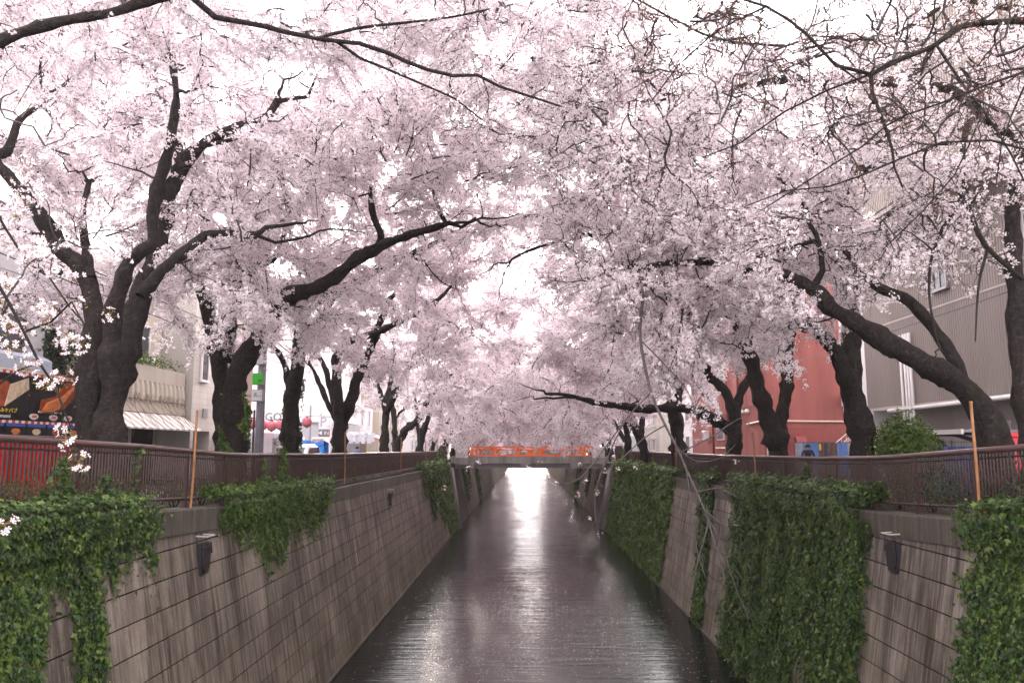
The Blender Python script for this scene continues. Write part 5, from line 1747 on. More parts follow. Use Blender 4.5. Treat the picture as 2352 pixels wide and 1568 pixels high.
for z in (5.6, 8.4): window(b, 1.2, z, .9, 1.7, -.02)
wall_box(b, 5.4, 6.2, 0, 11, 5, "beige_wall", "side_wall", .0)

# ---- white sided building with the sign
b = thing("sided_building", "large white sided building with dark script sign over its grey ground floor", "building", (-21.8, 62, 0))
W_ = 7.0
wall_box(b, 0, W_, 3.55, 15, 8, "white_board", "wall", .05)
for k in range(14):
    wall_box(b, 0, W_, 3.6 + k * .8, 3.6 + k * .8 + .775, .06, "white_board", "siding_board", -.01)
wall_box(b, 0, W_ + .02, 0, 3.5, 8, "lilac_grey", "ground_floor_wall", .02)
wall_box(b, -.02, W_ + .04, 3.48, 3.57, .3, "grey_metal", "ledge", -.12)
text_part("sign_lettering", "GOS", .88, "grey_print", b, (2.0, -.09, 3.97), (R90, 0, 0), .02)
text_part("sign_lettering", "ku", .80, "grey_print", b, (5.9, -.09, 3.92), (R90, 0, 0), .02)
for x in (3.6, 5.7): wall_box(b, x - .75, x + .75, .0, 2.4, .04, "white_metal", "roller_shutter", -.03); 
MB().box((5.0, -.30, 6.6), (.10, .6, .04)).build("bracket", "grey_metal", b)

# ---- parking sign, lamp, notice, tarp, car, tent, lanterns, board
s = thing("parking_sign", "white parking sign with grey P and arrow to the entrance", "sign", (-13.65, 53.5, 0))
MB().box((0, 0, 3.3), (.95, .08, .92)).build("panel", "white_print", s)
MB().box((0, .01, 2.55), (.95, .085, .48)).build("lower_panel", "grey_print", s)
text_part("lettering", "P", .92, "lilac_grey", s, (-.18, -.05, 3.28), (R90, 0, 0))
text_part("lettering", "24h", .2, "lilac_grey", s, (.25, -.05, 3.0), (R90, 0, 0))
text_part("lettering", "◀ IN", .34, "white_print", s, (-.14, -.045, 2.55), (R90, 0, 0))
MB().box((.34, -.04, 2.55), (.22, .01, .36)).build("stripe", "red_print", s)
MB().tube([(.3, .1, 0), (.3, .1, 3.7)], .045, 8).build("post", "steel_pole", s)
s = thing("street_lamp", "grey street lamp post with small flood light beside the parking sign", "lamp", (-14.6, 53.0, 0))
MB().tube([(0, 0, 0), (0, 0, 4.4)], [.10, .075], 8).build("post", "steel_pole", s)
MB().box((-.30, -.1, 3.35), (.42, .25, .10), rot=(0, .5, 0)).build("flood_light", "grey_metal", s)
s = thing("notice_board", "white notice of small dark writing below the parking sign", "notice", (-13.75, 52.0, 0))
MB().box((0, 0, 2.02), (.92, .04, .36)).build("panel", "white_print", s)
for i in range(3): MB().box((-.03 * i, -.025, 2.12 - i * .09), (.74 - .08 * i, .01, .035)).build("writing_line", "grey_print", s)
for sx in (-.4, .4): MB().tube([(sx, .04, 0), (sx, .04, 2.2)], .02, 6).build("post", "steel_pole", s)

def tarp_mesh(w, h, d, seed):
    r = np.random.default_rng(seed)
    nx, nz = 26, 12
    V, F = [], []
    for j in range(nz + 1):
        for i in range(nx + 1):
            x = -w / 2 + w * i / nx; z = h * j / nz
            V.append((x, -d / 2 * (1 - .25 * (j / nz)) + .05 * math.sin(i * 1.1 + j * .7) + r.normal(0, .015), z + (.05 * math.sin(i * .5) if j == nz else 0)))
    for i in range(nx + 1):
        x = -w / 2 + w * i / nx; V.append((x, d / 2, h * .92 + .04 * math.sin(i)))
    for i in range(nx + 1):
        x = -w / 2 + w * i / nx; V.append((x, d / 2 + .1, 0))
    n = nx + 1
    for j in range(nz + 2):
        for i in range(nx): F.append((j * n + i, j * n + i + 1, (j + 1) * n + i + 1, (j + 1) * n + i))
    me = bpy.data.meshes.new("tarpaulin"); me.from_pydata(V, [], F); me.update(); return me
o = link("tarpaulin", tarp_mesh(3.0, 2.0, 1.4, 3), ["blue_tarp"], None, (-14.1, 49.6, 0)); tag(o, "bright blue tarpaulin draped over stacked goods beside the white car", "tarpaulin")
MB().box((-13.2, 49.9, 2.03), (.6, .9, .05)).build("orange_lid", "orange_paint"); tag(bpy.data.objects["orange_lid"], "flat orange lid lying on top of the blue tarpaulin", "lid")

c = thing("parked_car", "white parked car with rounded roof in front of the blue tarpaulin", "car", (-13.0, 45.0, 0), rad(90))
bd = MB()
prof = [(-2.0, .35), (-2.05, .8), (-1.85, 1.0), (-1.3, 1.12), (-.75, 1.62), (-.3, 1.78), (.9, 1.80), (1.6, 1.62), (1.95, 1.1), (2.05, .6), (2.0, .35)]
V, F = [], []
for yy, sc_ in ((-.82, .97), (-.72, 1.0), (.72, 1.0), (.82, .97)):
    for x, z in prof: V.append((x * sc_, yy * (1 if z < 1.15 else .86), z * (sc_ if z > .5 else 1)))
k = len(prof)
for j in range(3):
    for i in range(k): F.append((j * k + i, j * k + (i + 1) % k, (j + 1) * k + (i + 1) % k, (j + 1) * k + i))
F += [tuple(range(k)), tuple(reversed(range(3 * k, 4 * k)))]
bd.add(V, F); bd.build("body", "car_white", c, True)
for sy in (-1, 1):
    MB().prism([(-1.0, 1.16), (-.6, 1.58), (1.3, 1.62), (1.7, 1.18)], 1, sy * .795, sy * .80).build("side_window", "window_glass", c)
    for x in (-1.25, 1.25):
        w = MB(); w.tube([(x, sy * .65, .32), (x, sy * .86, .32)], .32, 16); wo_ = w.build("wheel", "dark_void", c)
        MB().tube([(x, sy * .84, .32), (x, sy * .868, .32)], .18, 12).build("rim", "grey_metal", wo_)
MB().prism([(-1.32, 1.14), (-.80, 1.60), (-.76, 1.57), (-1.25, 1.12)], 1, -.6, .6).build("windscreen", "window_glass", c)

tn = thing("event_tent", "white pop-up tent with peaked roof and cloth sides behind the utility pole", "tent", (-14.4, 41.6, 0))
m = MB(); z0, z1 = 2.35, 3.15
P_ = [(-1.4, -1.2, z0), (1.4, -1.2, z0), (1.4, 1.2, z0), (-1.4, 1.2, z0), (-.35, 0, z1)]
m.add(P_ + [(p[0], p[1], p[2] - .28) for p in P_[:4]], [(0, 1, 4), (1, 2, 4), (2, 3, 4), (3, 0, 4), (5, 6, 1, 0), (6, 7, 2, 1), (7, 8, 3, 2), (8, 5, 0, 3)])
m.build("roof", "tent_white", tn)
for x0, x1, y in ((-1.38, -.2, -1.19), (.1, 1.38, -1.19), (-1.38, 1.38, 1.19)):
    n = 16; V, F = [], []
    for i in range(n + 1):
        x = x0 + (x1 - x0) * i / n; w_ = .04 * math.sin(i * 1.7)
        V += [(x, y + w_, .05), (x, y + w_ * .3, 2.08)]
    for i in range(n): F.append((2 * i, 2 * i + 2, 2 * i + 3, 2 * i + 1))
    MB().add(V, F).build("side_cloth", "tent_white", tn)
for sx in (-1.38, 1.38):
    for sy in (-1.17, 1.17): MB().tube([(sx, sy, 0), (sx, sy, 2.3)], .03, 6).build("leg", "steel_pole", tn)

s = thing("price_board", "white price board reading 3400 beside the third tree trunk", "sign", (-13.0, 41.0, 0))
MB().box((0, 0, 1.55), (.95, .05, 1.35)).build("panel", "white_print", s)
text_part("lettering", "3400", .36, "grey_print", s, (-.02, -.03, 1.80), (R90, 0, 0))
text_part("lettering", "最大料金", .13, "grey_print", s, (-.2, -.03, 2.08), (R90, 0, 0))
text_part("lettering", "オールデイ", .15, "grey_print", s, (.08, -.03, 1.36), (R90, 0, 0))
MB().box((-.38, -.03, 1.27), (.16, .01, .05)).build("stripe", "green_sign", s)
MB().box((.25, -.03, .95), (.42, .01, .06)).build("stripe", "yellow_print", s)
for sx in (-.4, .4): MB().tube([(sx, .05, 0), (sx, .05, 2.1)], .025, 6).build("post", "steel_pole", s)

lan = MB().lathe([(.06, -.24), (.16, -.22), (.22, -.14), (.25, 0), (.22, .14), (.16, .22), (.06, .24)], n=14).mesh("shade", True); lan.materials.append(MATS["pink_lantern"])
cap = MB().lathe([(.0, .24), (.075, .24), (.075, .29), (.0, .29)], n=8)
cap.lathe([(.0, -.29), (.07, -.29), (.07, -.24), (.0, -.24)], n=8); capm = cap.mesh("cap"); capm.materials.append(MATS["dark_frame"])
LP = [(578, 972), (603, 976), (624, 978), (645, 976), (705, 969)]
words = ("leftmost of the pink paper lanterns, next to the utility pole", "second pink paper lantern from the utility pole", "lowest hung pink paper lantern, above the price board", "pink paper lantern half hidden by the third trunk", "pink paper lantern hanging alone on the far side of the third trunk")
pts = []
for (u, v), wd in zip(LP, words):
    p = unproj(u, v, 39.5); pts.append(p)
    l_ = thing("paper_lantern", wd, "lantern", tuple(p), 0, "pink paper lanterns on a string")
    link("shade", lan, (), l_); link("cap", capm, (), l_)
p0 = unproj(548, 945, 39.5)
for i in range(2):
    p = unproj(549, 948 + 20 * i, 38.6)
    l_ = thing("paper_lantern", ("upper", "lower")[i] + " pink paper lantern peeping out beside the tent roof", "lantern", tuple(p), 0, "pink paper lanterns on a string")
    link("shade", lan, (), l_); link("cap", capm, (), l_)
cord = [unproj(540, 950, 39.5)] + [p + np.array([0, 0, .3]) for p in pts] + [unproj(770, 957, 39.5)]
o = MB().tube([tuple(q) for q in cord], .012, 4).build("lantern_string", "dark_frame"); tag(o, "thin dark string carrying the pink paper lanterns", "string")

# utility pole with box signs
up = thing("utility_pole", "concrete utility pole carrying a green box sign and a white script sign", "utility pole", (-11.35, 33.4, 0))
MB().tube([(0, 0, -.1), (0, 0, 11)], [.20, .14], 12).build("pole", "steel_pole", up, True)
MB().tube([(-.24, -.05, 0), (-.24, -.05, 3.2)], .045, 6).build("cable_guard", "dark_frame", up)
for z, mt, nm in ((5.35, "white_plastic", "upper_sign"), (4.50, "green_sign", "green_sign"), (3.80, "white_plastic", "script_sign")):
    bx = MB().box((-.02, -.28, z), (.52, .18, .50)).build(nm, "grey_metal", up)
    MB().box((-.05, -.38, z), (.44, .02, .44)).build("face", mt, bx)
text_part("lettering", "R", .26, "grey_print", up, (-.10, -.395, 3.82), (R90, 0, -.0), .003)
MB().tube([(-.02, -.395, 3.76), (.14, -.395, 3.79)], .008, 4).build("script_stroke", "grey_print", up)
text_part("lettering", "M", .20, "black_print", up, (.06, -.395, 4.40), (R90, 0, 0), .003)
MB().box((-.45, -.2, 3.8), (.30, .08, .12)).build("bracket", "grey_metal", up)

# vertical sign beside the fourth trunk
s = thing("banner_sign", "narrow vertical white and green sign beside the fourth tree trunk", "sign", (-12.0, 48.8, 0))
MB().box((0, 0, 2.1), (.36, .05, 1.95)).build("panel", "white_print", s)
MB().box((.26, .004, 2.2), (.14, .045, 1.1)).build("side_panel", "green_sign", s)
MB().box((.26, .002, 2.88), (.14, .046, .22)).build("side_panel", "orange_paint", s)
for i, ch in enumerate("グロスタワー賃付"):
    text_part("lettering", ch, .20, "grey_print", s, (-.02, -.03, 2.95 - i * .205), (R90, 0, 0))
MB().box((0, -.028, 1.2), (.30, .01, .2)).build("stripe", "grey_print", s)
MB().tube([(0, .05, 0), (0, .05, 2.0)], .03, 6).build("post", "steel_pole", s)

# ---- small white upper storey with red awning
b = thing("corner_shop", "small white two storey shop with narrow windows and red awning", "shop", (-15.2, 63.2, 0), R90)
wall_box(b, 0, 14.5, 3.05, 5.45, 6, "white_wall", "upper_wall")
wall_box(b, -.05, 14.6, 5.45, 5.6, 6.2, "grey_metal", "roof", -.1)
wall_box(b, 0, 14.4, 0, 3.0, 5, "brown_tile", "ground_floor_wall", .5)
for x in (1.6, 5.2, 9.4, 12.6): window(b, x, 4.3, 1.0, 1.6, 0, 0, "white_metal", "grey_curtain")
wall_box(b, .5, 9.0, .2, 2.5, .05, "dark_void", "shop_opening", .42)
MB().prism([(0, 3.0), (-1.6, 2.35), (-1.6, 2.05), (-1.55, 2.05), (-1.55, 2.3), (0, 2.9)], 0, 9.5, 13.8).build("awning", "red_awning", b)
MB().prism([(-.02, 3.02), (-1.55, 2.40), (-1.55, 2.375), (-.02, 2.99)], 0, 9.52, 13.78).build("awning_top", "pink_awning", b)
MB().prism([(0, 3.0), (-1.1, 2.65), (-1.1, 2.55), (0, 2.9)], 0, 2.0, 9.3).build("canopy", "white_plastic", b)
MB().tube([(4.0, -.05, 4.6), (4.0, -.9, 4.9), (5.8, -.9, 5.3)], .05, 6).build("roof_bracket", "grey_metal", b)
b = thing("brick_building", "tall brown tiled building rising behind the small white shop", "building", (-19.5, 68, 0), R90)
wall_box(b, 0, 16, 0, 15, 8, "brown_tile")
for z in (7.2, 10, 12.8):
    for x in (2, 5.2, 8.4, 11.6): window(b, x, z, 1.5, 1.6)
# white goods hung at the shop front
gm = MB().prism([(-.20, 0), (.20, 0), (.16, .55), (.30, .50), (.32, .62), (.10, .78), (-.10, .78), (-.32, .62), (-.30, .50), (-.16, .55)], 1, -.02, .02).mesh("hung_shirt"); gm.materials.append(MATS["tent_white"])
for k in range(9):
    u = 799 + k * 7.0
    p = unproj(u, 1014 + (k % 2) * 4, 54.0)
    o = link("hung_shirt", gm, (), None, tuple(p), (0, 0, .5 * math.sin(k * 2.3))); o.scale = (.8,) * 3
    tag(o, "white shirt hanging on the rack by the blue jacket person", "shirt", "white shirts on a rack")
rk = thing("clothes_rack", "thin metal rack carrying white shirts before the small shop", "rack", (0, 0, 0))
pa, pb = unproj(792, 1001, 54.02), unproj(866, 1001, 54.02)
MB().tube([tuple(pa), tuple(pb)], .015, 6).build("bar", "grey_metal", rk)
for p in (pa, pb): MB().tube([(p[0], p[1], 0), tuple(p)], .015, 6).build("upright", "grey_metal", rk)

# ---- far houses glimpsed between the trees
for i, (side, y, L, h, mt, lab) in enumerate(((-1, 88, 16, 11, "cream_wall", "pale cream house beyond the orange bridge on the lantern bank"), (-1, 112, 22, 15, "white_wall", "tall white block far along the lantern bank"),
                                             (-1, 140, 30, 12, "beige_wall", "long beige block far along the lantern bank"), (1, 70, 15, 9, "white_wall", "white house behind the red building near the bridge"),
                                             (1, 92, 20, 13, "cream_tile", "cream tiled block beyond the orange bridge on the red building bank"), (1, 120, 34, 16, "grey_panel", "grey tower block far along the red building bank"))):
    x0 = 16.5 if side < 0 else 15.5
    b = thing("house", lab, "building", (side * x0, y if side < 0 else y + L, 0), R90 if side < 0 else -R90)
    wall_box(b, 0, L, 0, h, 8, mt)
    wall_box(b, -.1, L + .1, h, h + .25, 8.2, "grey_metal", "roof", -.1)
    for z in np.arange(1.9, h - 1, 2.9):
        for x in np.arange(2, L - 1, 3.6): window(b, float(x), float(z), 1.7, 1.5, 0, 1)
    if i == 3: pass
# ---- red building: front towards the camera, flank towards the river
b = thing("red_building", "big red painted building with air conditioner, pipes and drain hoods on its walls", "building", (14.0, 46.7, 0))
hh = 12.5
wall_box(b, 0, 6.2, 0, hh, 20, "red_wall")
wall_box(b, .03, 6.2, 0, 2.75, .03, "red_trim", "plinth", -.03)
wall_box(b, -.1, 6.3, hh, hh + .2, 20.2, "red_trim", "roof", -.1)
ac = thing("air_conditioner", "white air conditioner unit bracketed on the red facade", "air conditioner", (14 + 5.05, 46.35, 4.35))
MB().bbox((0, 0, 0), (.98, .42, .70), .04).build("casing", "white_plastic", ac)
MB().tube([(.02 - .1, -.20, 0), (.02 - .1, -.225, 0)], .28, 20).build("fan_grille", "grey_metal", ac)
for sx in (-.35, .35): MB().box((sx, .02, -.38), (.05, .5, .05)).build("bracket", "grey_metal", ac)
for k in range(4): MB().box((.42, -.215, -.2 + k * .13), (.1, .02, .03)).build("louvre", "grey_metal", ac)
MB().tube([(5.62, -.06, 3.95), (5.62, -.06, 3.25), (5.45, -.06, 3.1), (.1, -.06, 3.14), (-.06, -.06, 3.14), (-.06, .2, 3.14), (-.06, 3.2, 3.05)], .055, 8).build("conduit", "cream_pipe", b, True)
hd = MB().prism([(0, 0), (-.45, 0), (-.45, .12), (-.33, .42), (0, .5)], 0, 1.75, 2.35); hd.v = [(x, y - .02, z + 1.75) for x, y, z in hd.v]; hd.build("exhaust_hood", "red_trim", b)
hm = MB()
for y in (3.0, 4.2):
    MB().lathe([(.0, .0), (.19, .0), (.20, .08), (.13, .2), (0, .26)], (-.08, y, 3.75), 10).build("vent_cap", "white_plastic", b, True)
MB().lathe([(.0, .0), (.19, .0), (.20, .08), (.13, .2), (0, .26)], (-.08, 5.9, 3.5), 10).build("vent_cap", "red_trim", b, True)
for y, z0, z1 in ((5.0, 2.2, hh), (12.2, 0, hh), (8.0, 0, 9)):
    MB().tube([(-.10, y, z0), (-.10, y, z1)], .075, 8).build("drain_pipe", "red_trim", b, True)
MB().tube([(-.06, 0.2, 4.2), (-.06, 6, 4.0), (-.06, 12, 3.6)], .025, 5).build("cable", "dark_frame", b)
for y, z in ((9.6, 6.6), (14.5, 6.6)):
    f = MB(); f.box((-.03, y, z), (.06, 2.2, 1.7)); f.build("window_surround", "ochre_wall", b)
    MB().box((-.07, y, z), (.03, 1.7, 1.3)).build("pane", "window_glass", b)
f = MB(); f.box((-.04, 10.2, 2.55), (.08, 2.0, .9)); wf = f.build("window", "white_metal", b); MB().box((-.085, 10.2, 2.55), (.02, 1.8, .74)).build("pane", "window_glass", wf)
ac2 = thing("air_conditioner", "small air conditioner low on the red flank wall behind the level limb", "air conditioner", (13.7, 60.5, 2.5), -R90)
MB().bbox((0, 0, 0), (.9, .38, .68), .04).build("casing", "white_plastic", ac2)
MB().tube([(-.1, -.18, 0), (-.1, -.205, 0)], .26, 16).build("fan_grille", "grey_metal", ac2)
MB().box((0, .1, -.37), (.9, .3, .05)).build("bracket", "grey_metal", ac2)
MB().tube([(-.1, 8.6, 1.55), (-.1, 11.5, 1.55)], .05, 6).build("rail_pipe", "white_metal", b)

# fence of coloured sheets before the red facade
fs = thing("sheet_fence", "low fence of blue, grey and brown sheets in front of the red facade", "fence", (13.85, 41.0, 0))
x = 0.0
for w, mt in ((.42, "grey_curtain"), (.80, "blue_panel"), (.28, "brown_panel"), (.20, "dark_frame"), (.48, "brown_panel"), (.52, "blue_panel"), (.95, "grey_curtain")):
    n = 8; V, F = [], []
    for i in range(n + 1):
        xx = x + (w - .015) * i / n
        V += [(xx, .02 * math.sin(i * 1.9 + x), .1), (xx, .01 * math.sin(i * 1.3 + x), 1.83)]
    for i in range(n): F.append((2 * i, 2 * i + 2, 2 * i + 3, 2 * i + 1))
    MB().add(V, F).build("sheet", mt, fs); x += w
MB().tube([(0, .03, 1.86), (x, .03, 1.86)], .025, 6).build("top_bar", "dark_frame", fs)
for k in range(5): MB().tube([(x * k / 4, .05, 0), (x * k / 4, .05, 1.88)], .025, 6).build("post", "dark_frame", fs)
MB().box((1.28, -.04, 1.62), (.10, .02, .32)).build("notice", "yellow_plastic", fs)

# white stairs
st = thing("outside_stairs", "white metal staircase with slanting railings climbing between red and grey buildings", "stairs", (16.6, 43.6, 0))
for y in (-.5, .5):
    MB().tube([(0, y, .5), (2.6, y, 2.6)], .05, 6).build("stringer", "white_metal", st)
    MB().tube([(0, y, 1.4), (2.6, y, 3.5)], .03, 6).build("handrail", "white_metal", st)
    MB().tube([(0, y, .95), (2.6, y, 3.05)], .02, 6).build("mid_rail", "white_metal", st)
    for k in range(10): MB().tube([(.26 * k + .1, y, .55 + .21 * k), (.26 * k + .1, y, 1.45 + .21 * k)], .014, 5).build("baluster", "white_metal", st)
for k in range(10): MB().box((.26 * k + .15, 0, .55 + .21 * k), (.28, .98, .04)).build("tread", "grey_metal", st)
MB().box((3.6, 0, 2.62), (2.0, 1.1, .12)).build("landing", "white_metal", st)
MB().box((3.4, -.3, 3.55), (1.8, 1.4, .14)).build("upper_landing", "white_metal", st)
for k in range(13): MB().tube([(2.5 + .15 * k, -.98, 3.6), (2.5 + .15 * k, -.98, 4.75)], .016, 5).build("baluster", "white_metal", st)
MB().tube([(2.5, -.98, 4.76), (4.3, -.98, 4.76)], .03, 6).build("handrail", "white_metal", st)

# ---- grey corrugated building
b = thing("corrugated_building", "grey beige building clad in ribbed metal with jutting upper storey", "building", (16.6, 38.5, .0), -R90)
Lg = 24.5
wall_box(b, 0, Lg, 0, 3.4, 6, "beige_wall", "lower_wall", 1.2)
wall_box(b, 0, Lg, 3.4, 11.2, 6, "beige_corrugated", "wall", .06)
wall_box(b, -.02, Lg, 3.32, 3.46, .4, "beige_wall", "soffit", -.02)
def ribs(x0, x1, z0, z1, y):
    n = int((x1 - x0) / .16); V, F = [], []
    for i in range(n):
        xa = x0 + (x1 - x0) * i / n; w = (x1 - x0) / n
        o = len(V)
        for q, d in ((0, 0), (.25, 0), (.4, -.04), (.8, -.04), (.95, 0)):
            V += [(xa + q * w, y + d, z0), (xa + q * w, y + d, z1)]
        for j in range(4): F.append((o + 2 * j, o + 2 * j + 2, o + 2 * j + 3, o + 2 * j + 1))
        if i: F.append((o - 2, o, o + 1, o - 1))
    return MB().add(V, F)
o = ribs(0, Lg, 3.48, 7.2, .03).build("ribbed_cladding", "beige_corrugated", b); o["kind"] = "stuff"
o = ribs(0, Lg, 7.26, 11.2, .03).build("ribbed_cladding", "beige_corrugated", b); o["kind"] = "stuff"
wall_box(b, 0, Lg, 7.19, 7.27, .1, "beige_wall", "band", -.02)
wall_box(b, 4, Lg, 11.2, 17, 8, "beige_corrugated", "upper_storey", -2.0)
wall_box(b, 4, Lg, 11.05, 11.2, 8, "beige_wall", "overhang_soffit", -2.0)
o = ribs(4, Lg, 11.25, 17, -2.03).build("ribbed_cladding", "beige_corrugated", b); o["kind"] = "stuff"
MB().tube([(2.5, -.12, 3.25), (Lg, -.12, 3.45)], .09, 8).build("pipe", "white_metal", b, True)
for x in (4.0, 4.35, 4.6, 4.85):
    MB().tube([(x, -.15, 0), (x, -.15, 6.5)], .06, 8).build("pipe", "white_metal", b, True)
MB().box((4.4, -.1, 3.3), (1.2, .2, .12)).build("pipe_clamp", "white_metal", b)
for x, z, w in ((8.5, 1.9, 1.6), (14.0, 1.7, 1.0)):
    wall_box(b, x - w / 2, x + w / 2, z - 1.0, z + .7, .05, "white_wall", "door", 1.13)
for x, z in ((10.4, 2.2), (11.3, 2.6), (16, 2.4)): MB().box((x, 1.1, z), (.3, .2, .4)).build("meter_box", "dark_frame", b)
for x, z in ((12.2, 6.0), (18.4, 6.2)): window(b, x, z, .7, .9, -.01, 0, "dark_frame")
for x, z in ((7.5, 8.6), (13.5, 8.6), (19.0, 8.6)): window(b, x, z, 1.1, 1.5, -.03, 1, "grey_metal")
MB().tube([(20.5, -.12, 3.5), (20.5, -.12, 11)], .06, 6).build("drain_pipe", "grey_metal", b)
tw = thing("stair_tower", "pale stair tower with slanted base between white stairs and ribbed building", "building", (17.0, 42.4, 0), -R90)
wall_box(tw, 0, 3.6, 3.0, 13, 4, "white_wall", "wall")
MB().prism([(0, 3.0), (3.6, 3.0), (3.6, 1.2), (2.2, 1.2)], 1, .01, 3.0).build("slanted_base", "white_wall", tw)
MB().box((2.6, .6, .6), (1.9, 1.2, 1.4)).build("store_box", "white_wall", tw)

# bicycle canopy
cp = thing("bicycle_canopy", "low flat metal canopy on dark curved posts behind the conifer bush", "canopy", (12.9, 26.3, .0), -R90)
MB().box((0, .8, 2.10), (6.6, 2.2, .07)).build("roof", "grey_metal", cp)
MB().box((0, -.33, 2.08), (6.7, .08, .14)).build("gutter", "white_metal", cp)
for x in (-3, -.9, 1.2, 3):
    MB().tube([(x, 1.7, 0), (x, 1.65, 1.2), (x, 1.3, 1.8), (x, .6, 2.03), (x, -.1, 2.05)], .07, 8).build("curved_post", "dark_frame", cp, True)
for k in range(3): MB().tube([(-2 + k * 1.7, 1.0, 2.14), (-2 + k * 1.7, 1.0, 2.2)], .03, 6).build("bolt", "white_metal", cp)
# blue sheet fence
bf = thing("blue_fence", "mesh fence hung with dark blue sheeting beside the red box", "fence", (12.1, 24.4, .05), -R90)
n = 40; V, F = [], []
for i in range(n + 1):
    xx = 4.6 * i / n; V += [(xx, .03 * math.sin(i * .9), .15), (xx, .02 * math.sin(i * 1.3), 1.60)]
for i in range(n): F.append((2 * i, 2 * i + 2, 2 * i + 3, 2 * i + 1))
MB().add(V, F).build("sheet", "blue_sheet", bf)
ws = MB()
for k in range(60): ws.box((.04 + k * .077, .06, .9), (.008, .008, 1.75))
for z in (.2, .7, 1.2, 1.72): ws.box((2.3, .068, z), (4.6, .008, .012))
o = ws.build("wire_mesh", "dark_frame", bf); o["kind"] = "stuff"
for k in range(4): MB().tube([(4.6 * k / 3, .09, 0), (4.6 * k / 3, .09, 1.78)], .025, 6).build("post", "dark_frame", bf)
# red vending box
vb = thing("red_box", "tall bright red vending box with white lettering behind the railing", "vending machine", (11.05, 18.6, .08), -R90)
MB().bbox((0, 0, .93), (1.0, .75, 1.72), .03).build("body", "vending_red", vb)
MB().prism([(-.40, 1.79), (.38, 1.79), (.38, 1.86), (-.05, 1.90)], 0, -.5, .5).build("sloping_top", "vending_red", vb)
MB().box((0, -.385, 1.0), (.30, .02, 1.2)).build("dark_panel", "black_print", vb)
for k, ch in enumerate(("m", "C", "m")): text_part("lettering", ch, .22, "white_print", vb, (.32, -.39, 1.45 - k * .3), (R90, 0, 0))
MB().box((.2, -.2, .04), (.5, .3, .1)).build("foot", "dark_frame", vb)
# slim white sign post
s = thing("sign_post", "slim white post with vertical writing in front of the forked trunk", "sign", (11.5, 37.4, 0))
MB().box((0, 0, 2.0), (.34, .10, 4.0)).build("post", "white_print", s)
for k in range(9): MB().box((.0, -.055, 3.6 - k * .24), (.17, .012, .13)).build("character_mark", "grey_print", s)
MB().box((0, -.055, 1.15), (.28, .012, .22)).build("plate", "black_print", s)

# overhead cables along the streets
for k, (x0, z0, x1, z1, lab) in enumerate(((-11.3, 6.6, -11.6, 6.9, "uppermost black cable running along the lantern bank street"), (-11.35, 6.1, -11.6, 6.3, "lower black cable running along the lantern bank street"),
                                           (13.2, 6.2, 13.4, 6.8, "black cable strung past the red facade"))):
    pts = [(x0 + (x1 - x0) * q / 12, 8 + 62 * q / 12, z0 + (z1 - z0) * q / 12 - .7 * (1 - (q / 6 - 1) ** 2)) for q in range(13)]
    tag(MB().tube(pts, .016, 5).build("power_cable", "dark_frame"), lab, "cable")
# ================================================================== kebab stall
stl = thing("kebab_stall", "black kebab stall front of banners with striped trim behind the railing", "food stall", (-12.2, 14.5, 1.28), R90)
stl.scale = (1, 1, .747)
MB().box((3.6, .5, .8), (8.2, .06, 4.4)).build("back_wall", "black_print", stl)
z0, z1 = 1.35, 2.78
for x0, x1 in ((-.5, 1.6), (1.66, 4.55), (4.61, 7.05)):
    MB().box(((x0 + x1) / 2, 0, (z0 + z1) / 2), (x1 - x0, .03, z1 - z0)).build("banner", "black_print", stl)
k = 0
x = -.5
while x < 7.0:
    for z in (2.84, 1.28):
        MB().box((x + .06, -.01, z + (.0)), (.116, .03, .085)).build("trim_flag", "red_print" if k % 2 else "white_print", stl)
    x += .12; k += 1
MB().tube([(-.6, .02, 2.92), (7.15, .02, 2.92)], .025, 6).build("top_bar", "pita_cream", stl)
MB().box((7.2, .0, 1.9), (.05, .1, 2.0)).build("side_frame", "grey_metal", stl)
def blob(x, z, w, h, mat, name, y=-.022, sides=14, rot=0, sq=1.0):
    m = MB(); P_ = []
    for i in range(sides):
        a = 2 * math.pi * i / sides
        px, pz = w / 2 * math.cos(a), h / 2 * math.sin(a) * (1 + .1 * math.sin(3 * a))
        P_.append((x + px * math.cos(rot) - pz * math.sin(rot), z + px * math.sin(rot) + pz * math.cos(rot)))
    m.prism(P_, 1, y, y - .012); return m.build(name, mat, stl)
blob(3.35, 2.15, 1.05, .85, "meat_brown", "printed_kebab", rot=.3)
MB().prism([(3.6, 1.75), (4.45, 2.35), (4.4, 2.72), (3.75, 2.45)], 1, -.036, -.05).build("printed_bread", "pita_cream", stl)
MB().prism([(4.95, 1.65), (5.25, 1.6), (6.0, 1.8), (6.4, 2.2), (6.45, 2.74), (6.05, 2.74), (5.55, 2.2), (5.0, 2.05)], 1, -.02, -.034).build("printed_fries", "fry_dark", stl)
for q in range(7):
    a0, a1 = 5.02 + .03 * q, 5.75 + .11 * q
    zz0, zz1 = 1.66 + .045 * q, 1.86 + .13 * q
    MB().tube([(a0, -.045, zz0), ((a0 + a1) / 2 + .1, -.045, (zz0 + zz1) / 2 - .06), (a1, -.045, zz1)], .038, 6).build("printed_fry", "churro_orange", stl)
text_part("lettering", "ケバブ", .26, "yellow_print", stl, (2.75, -.03, 2.5), (R90, 0, 0))
text_part("lettering", "wrap", .20, "white_print", stl, (2.3, -.03, 2.72), (R90, 0, 0))
text_part("lettering", "ロングポテト", .19, "yellow_print", stl, (5.25, -.05, 2.44), (R90, 0, 0))
text_part("lettering", "pote", .22, "white_print", stl, (5.05, -.03, 2.66), (R90, 0, 0))
text_part("lettering", "おつまみケバブ", .155, "yellow_print", stl, (3.55, -.03, 1.62), (R90, 0, 0))
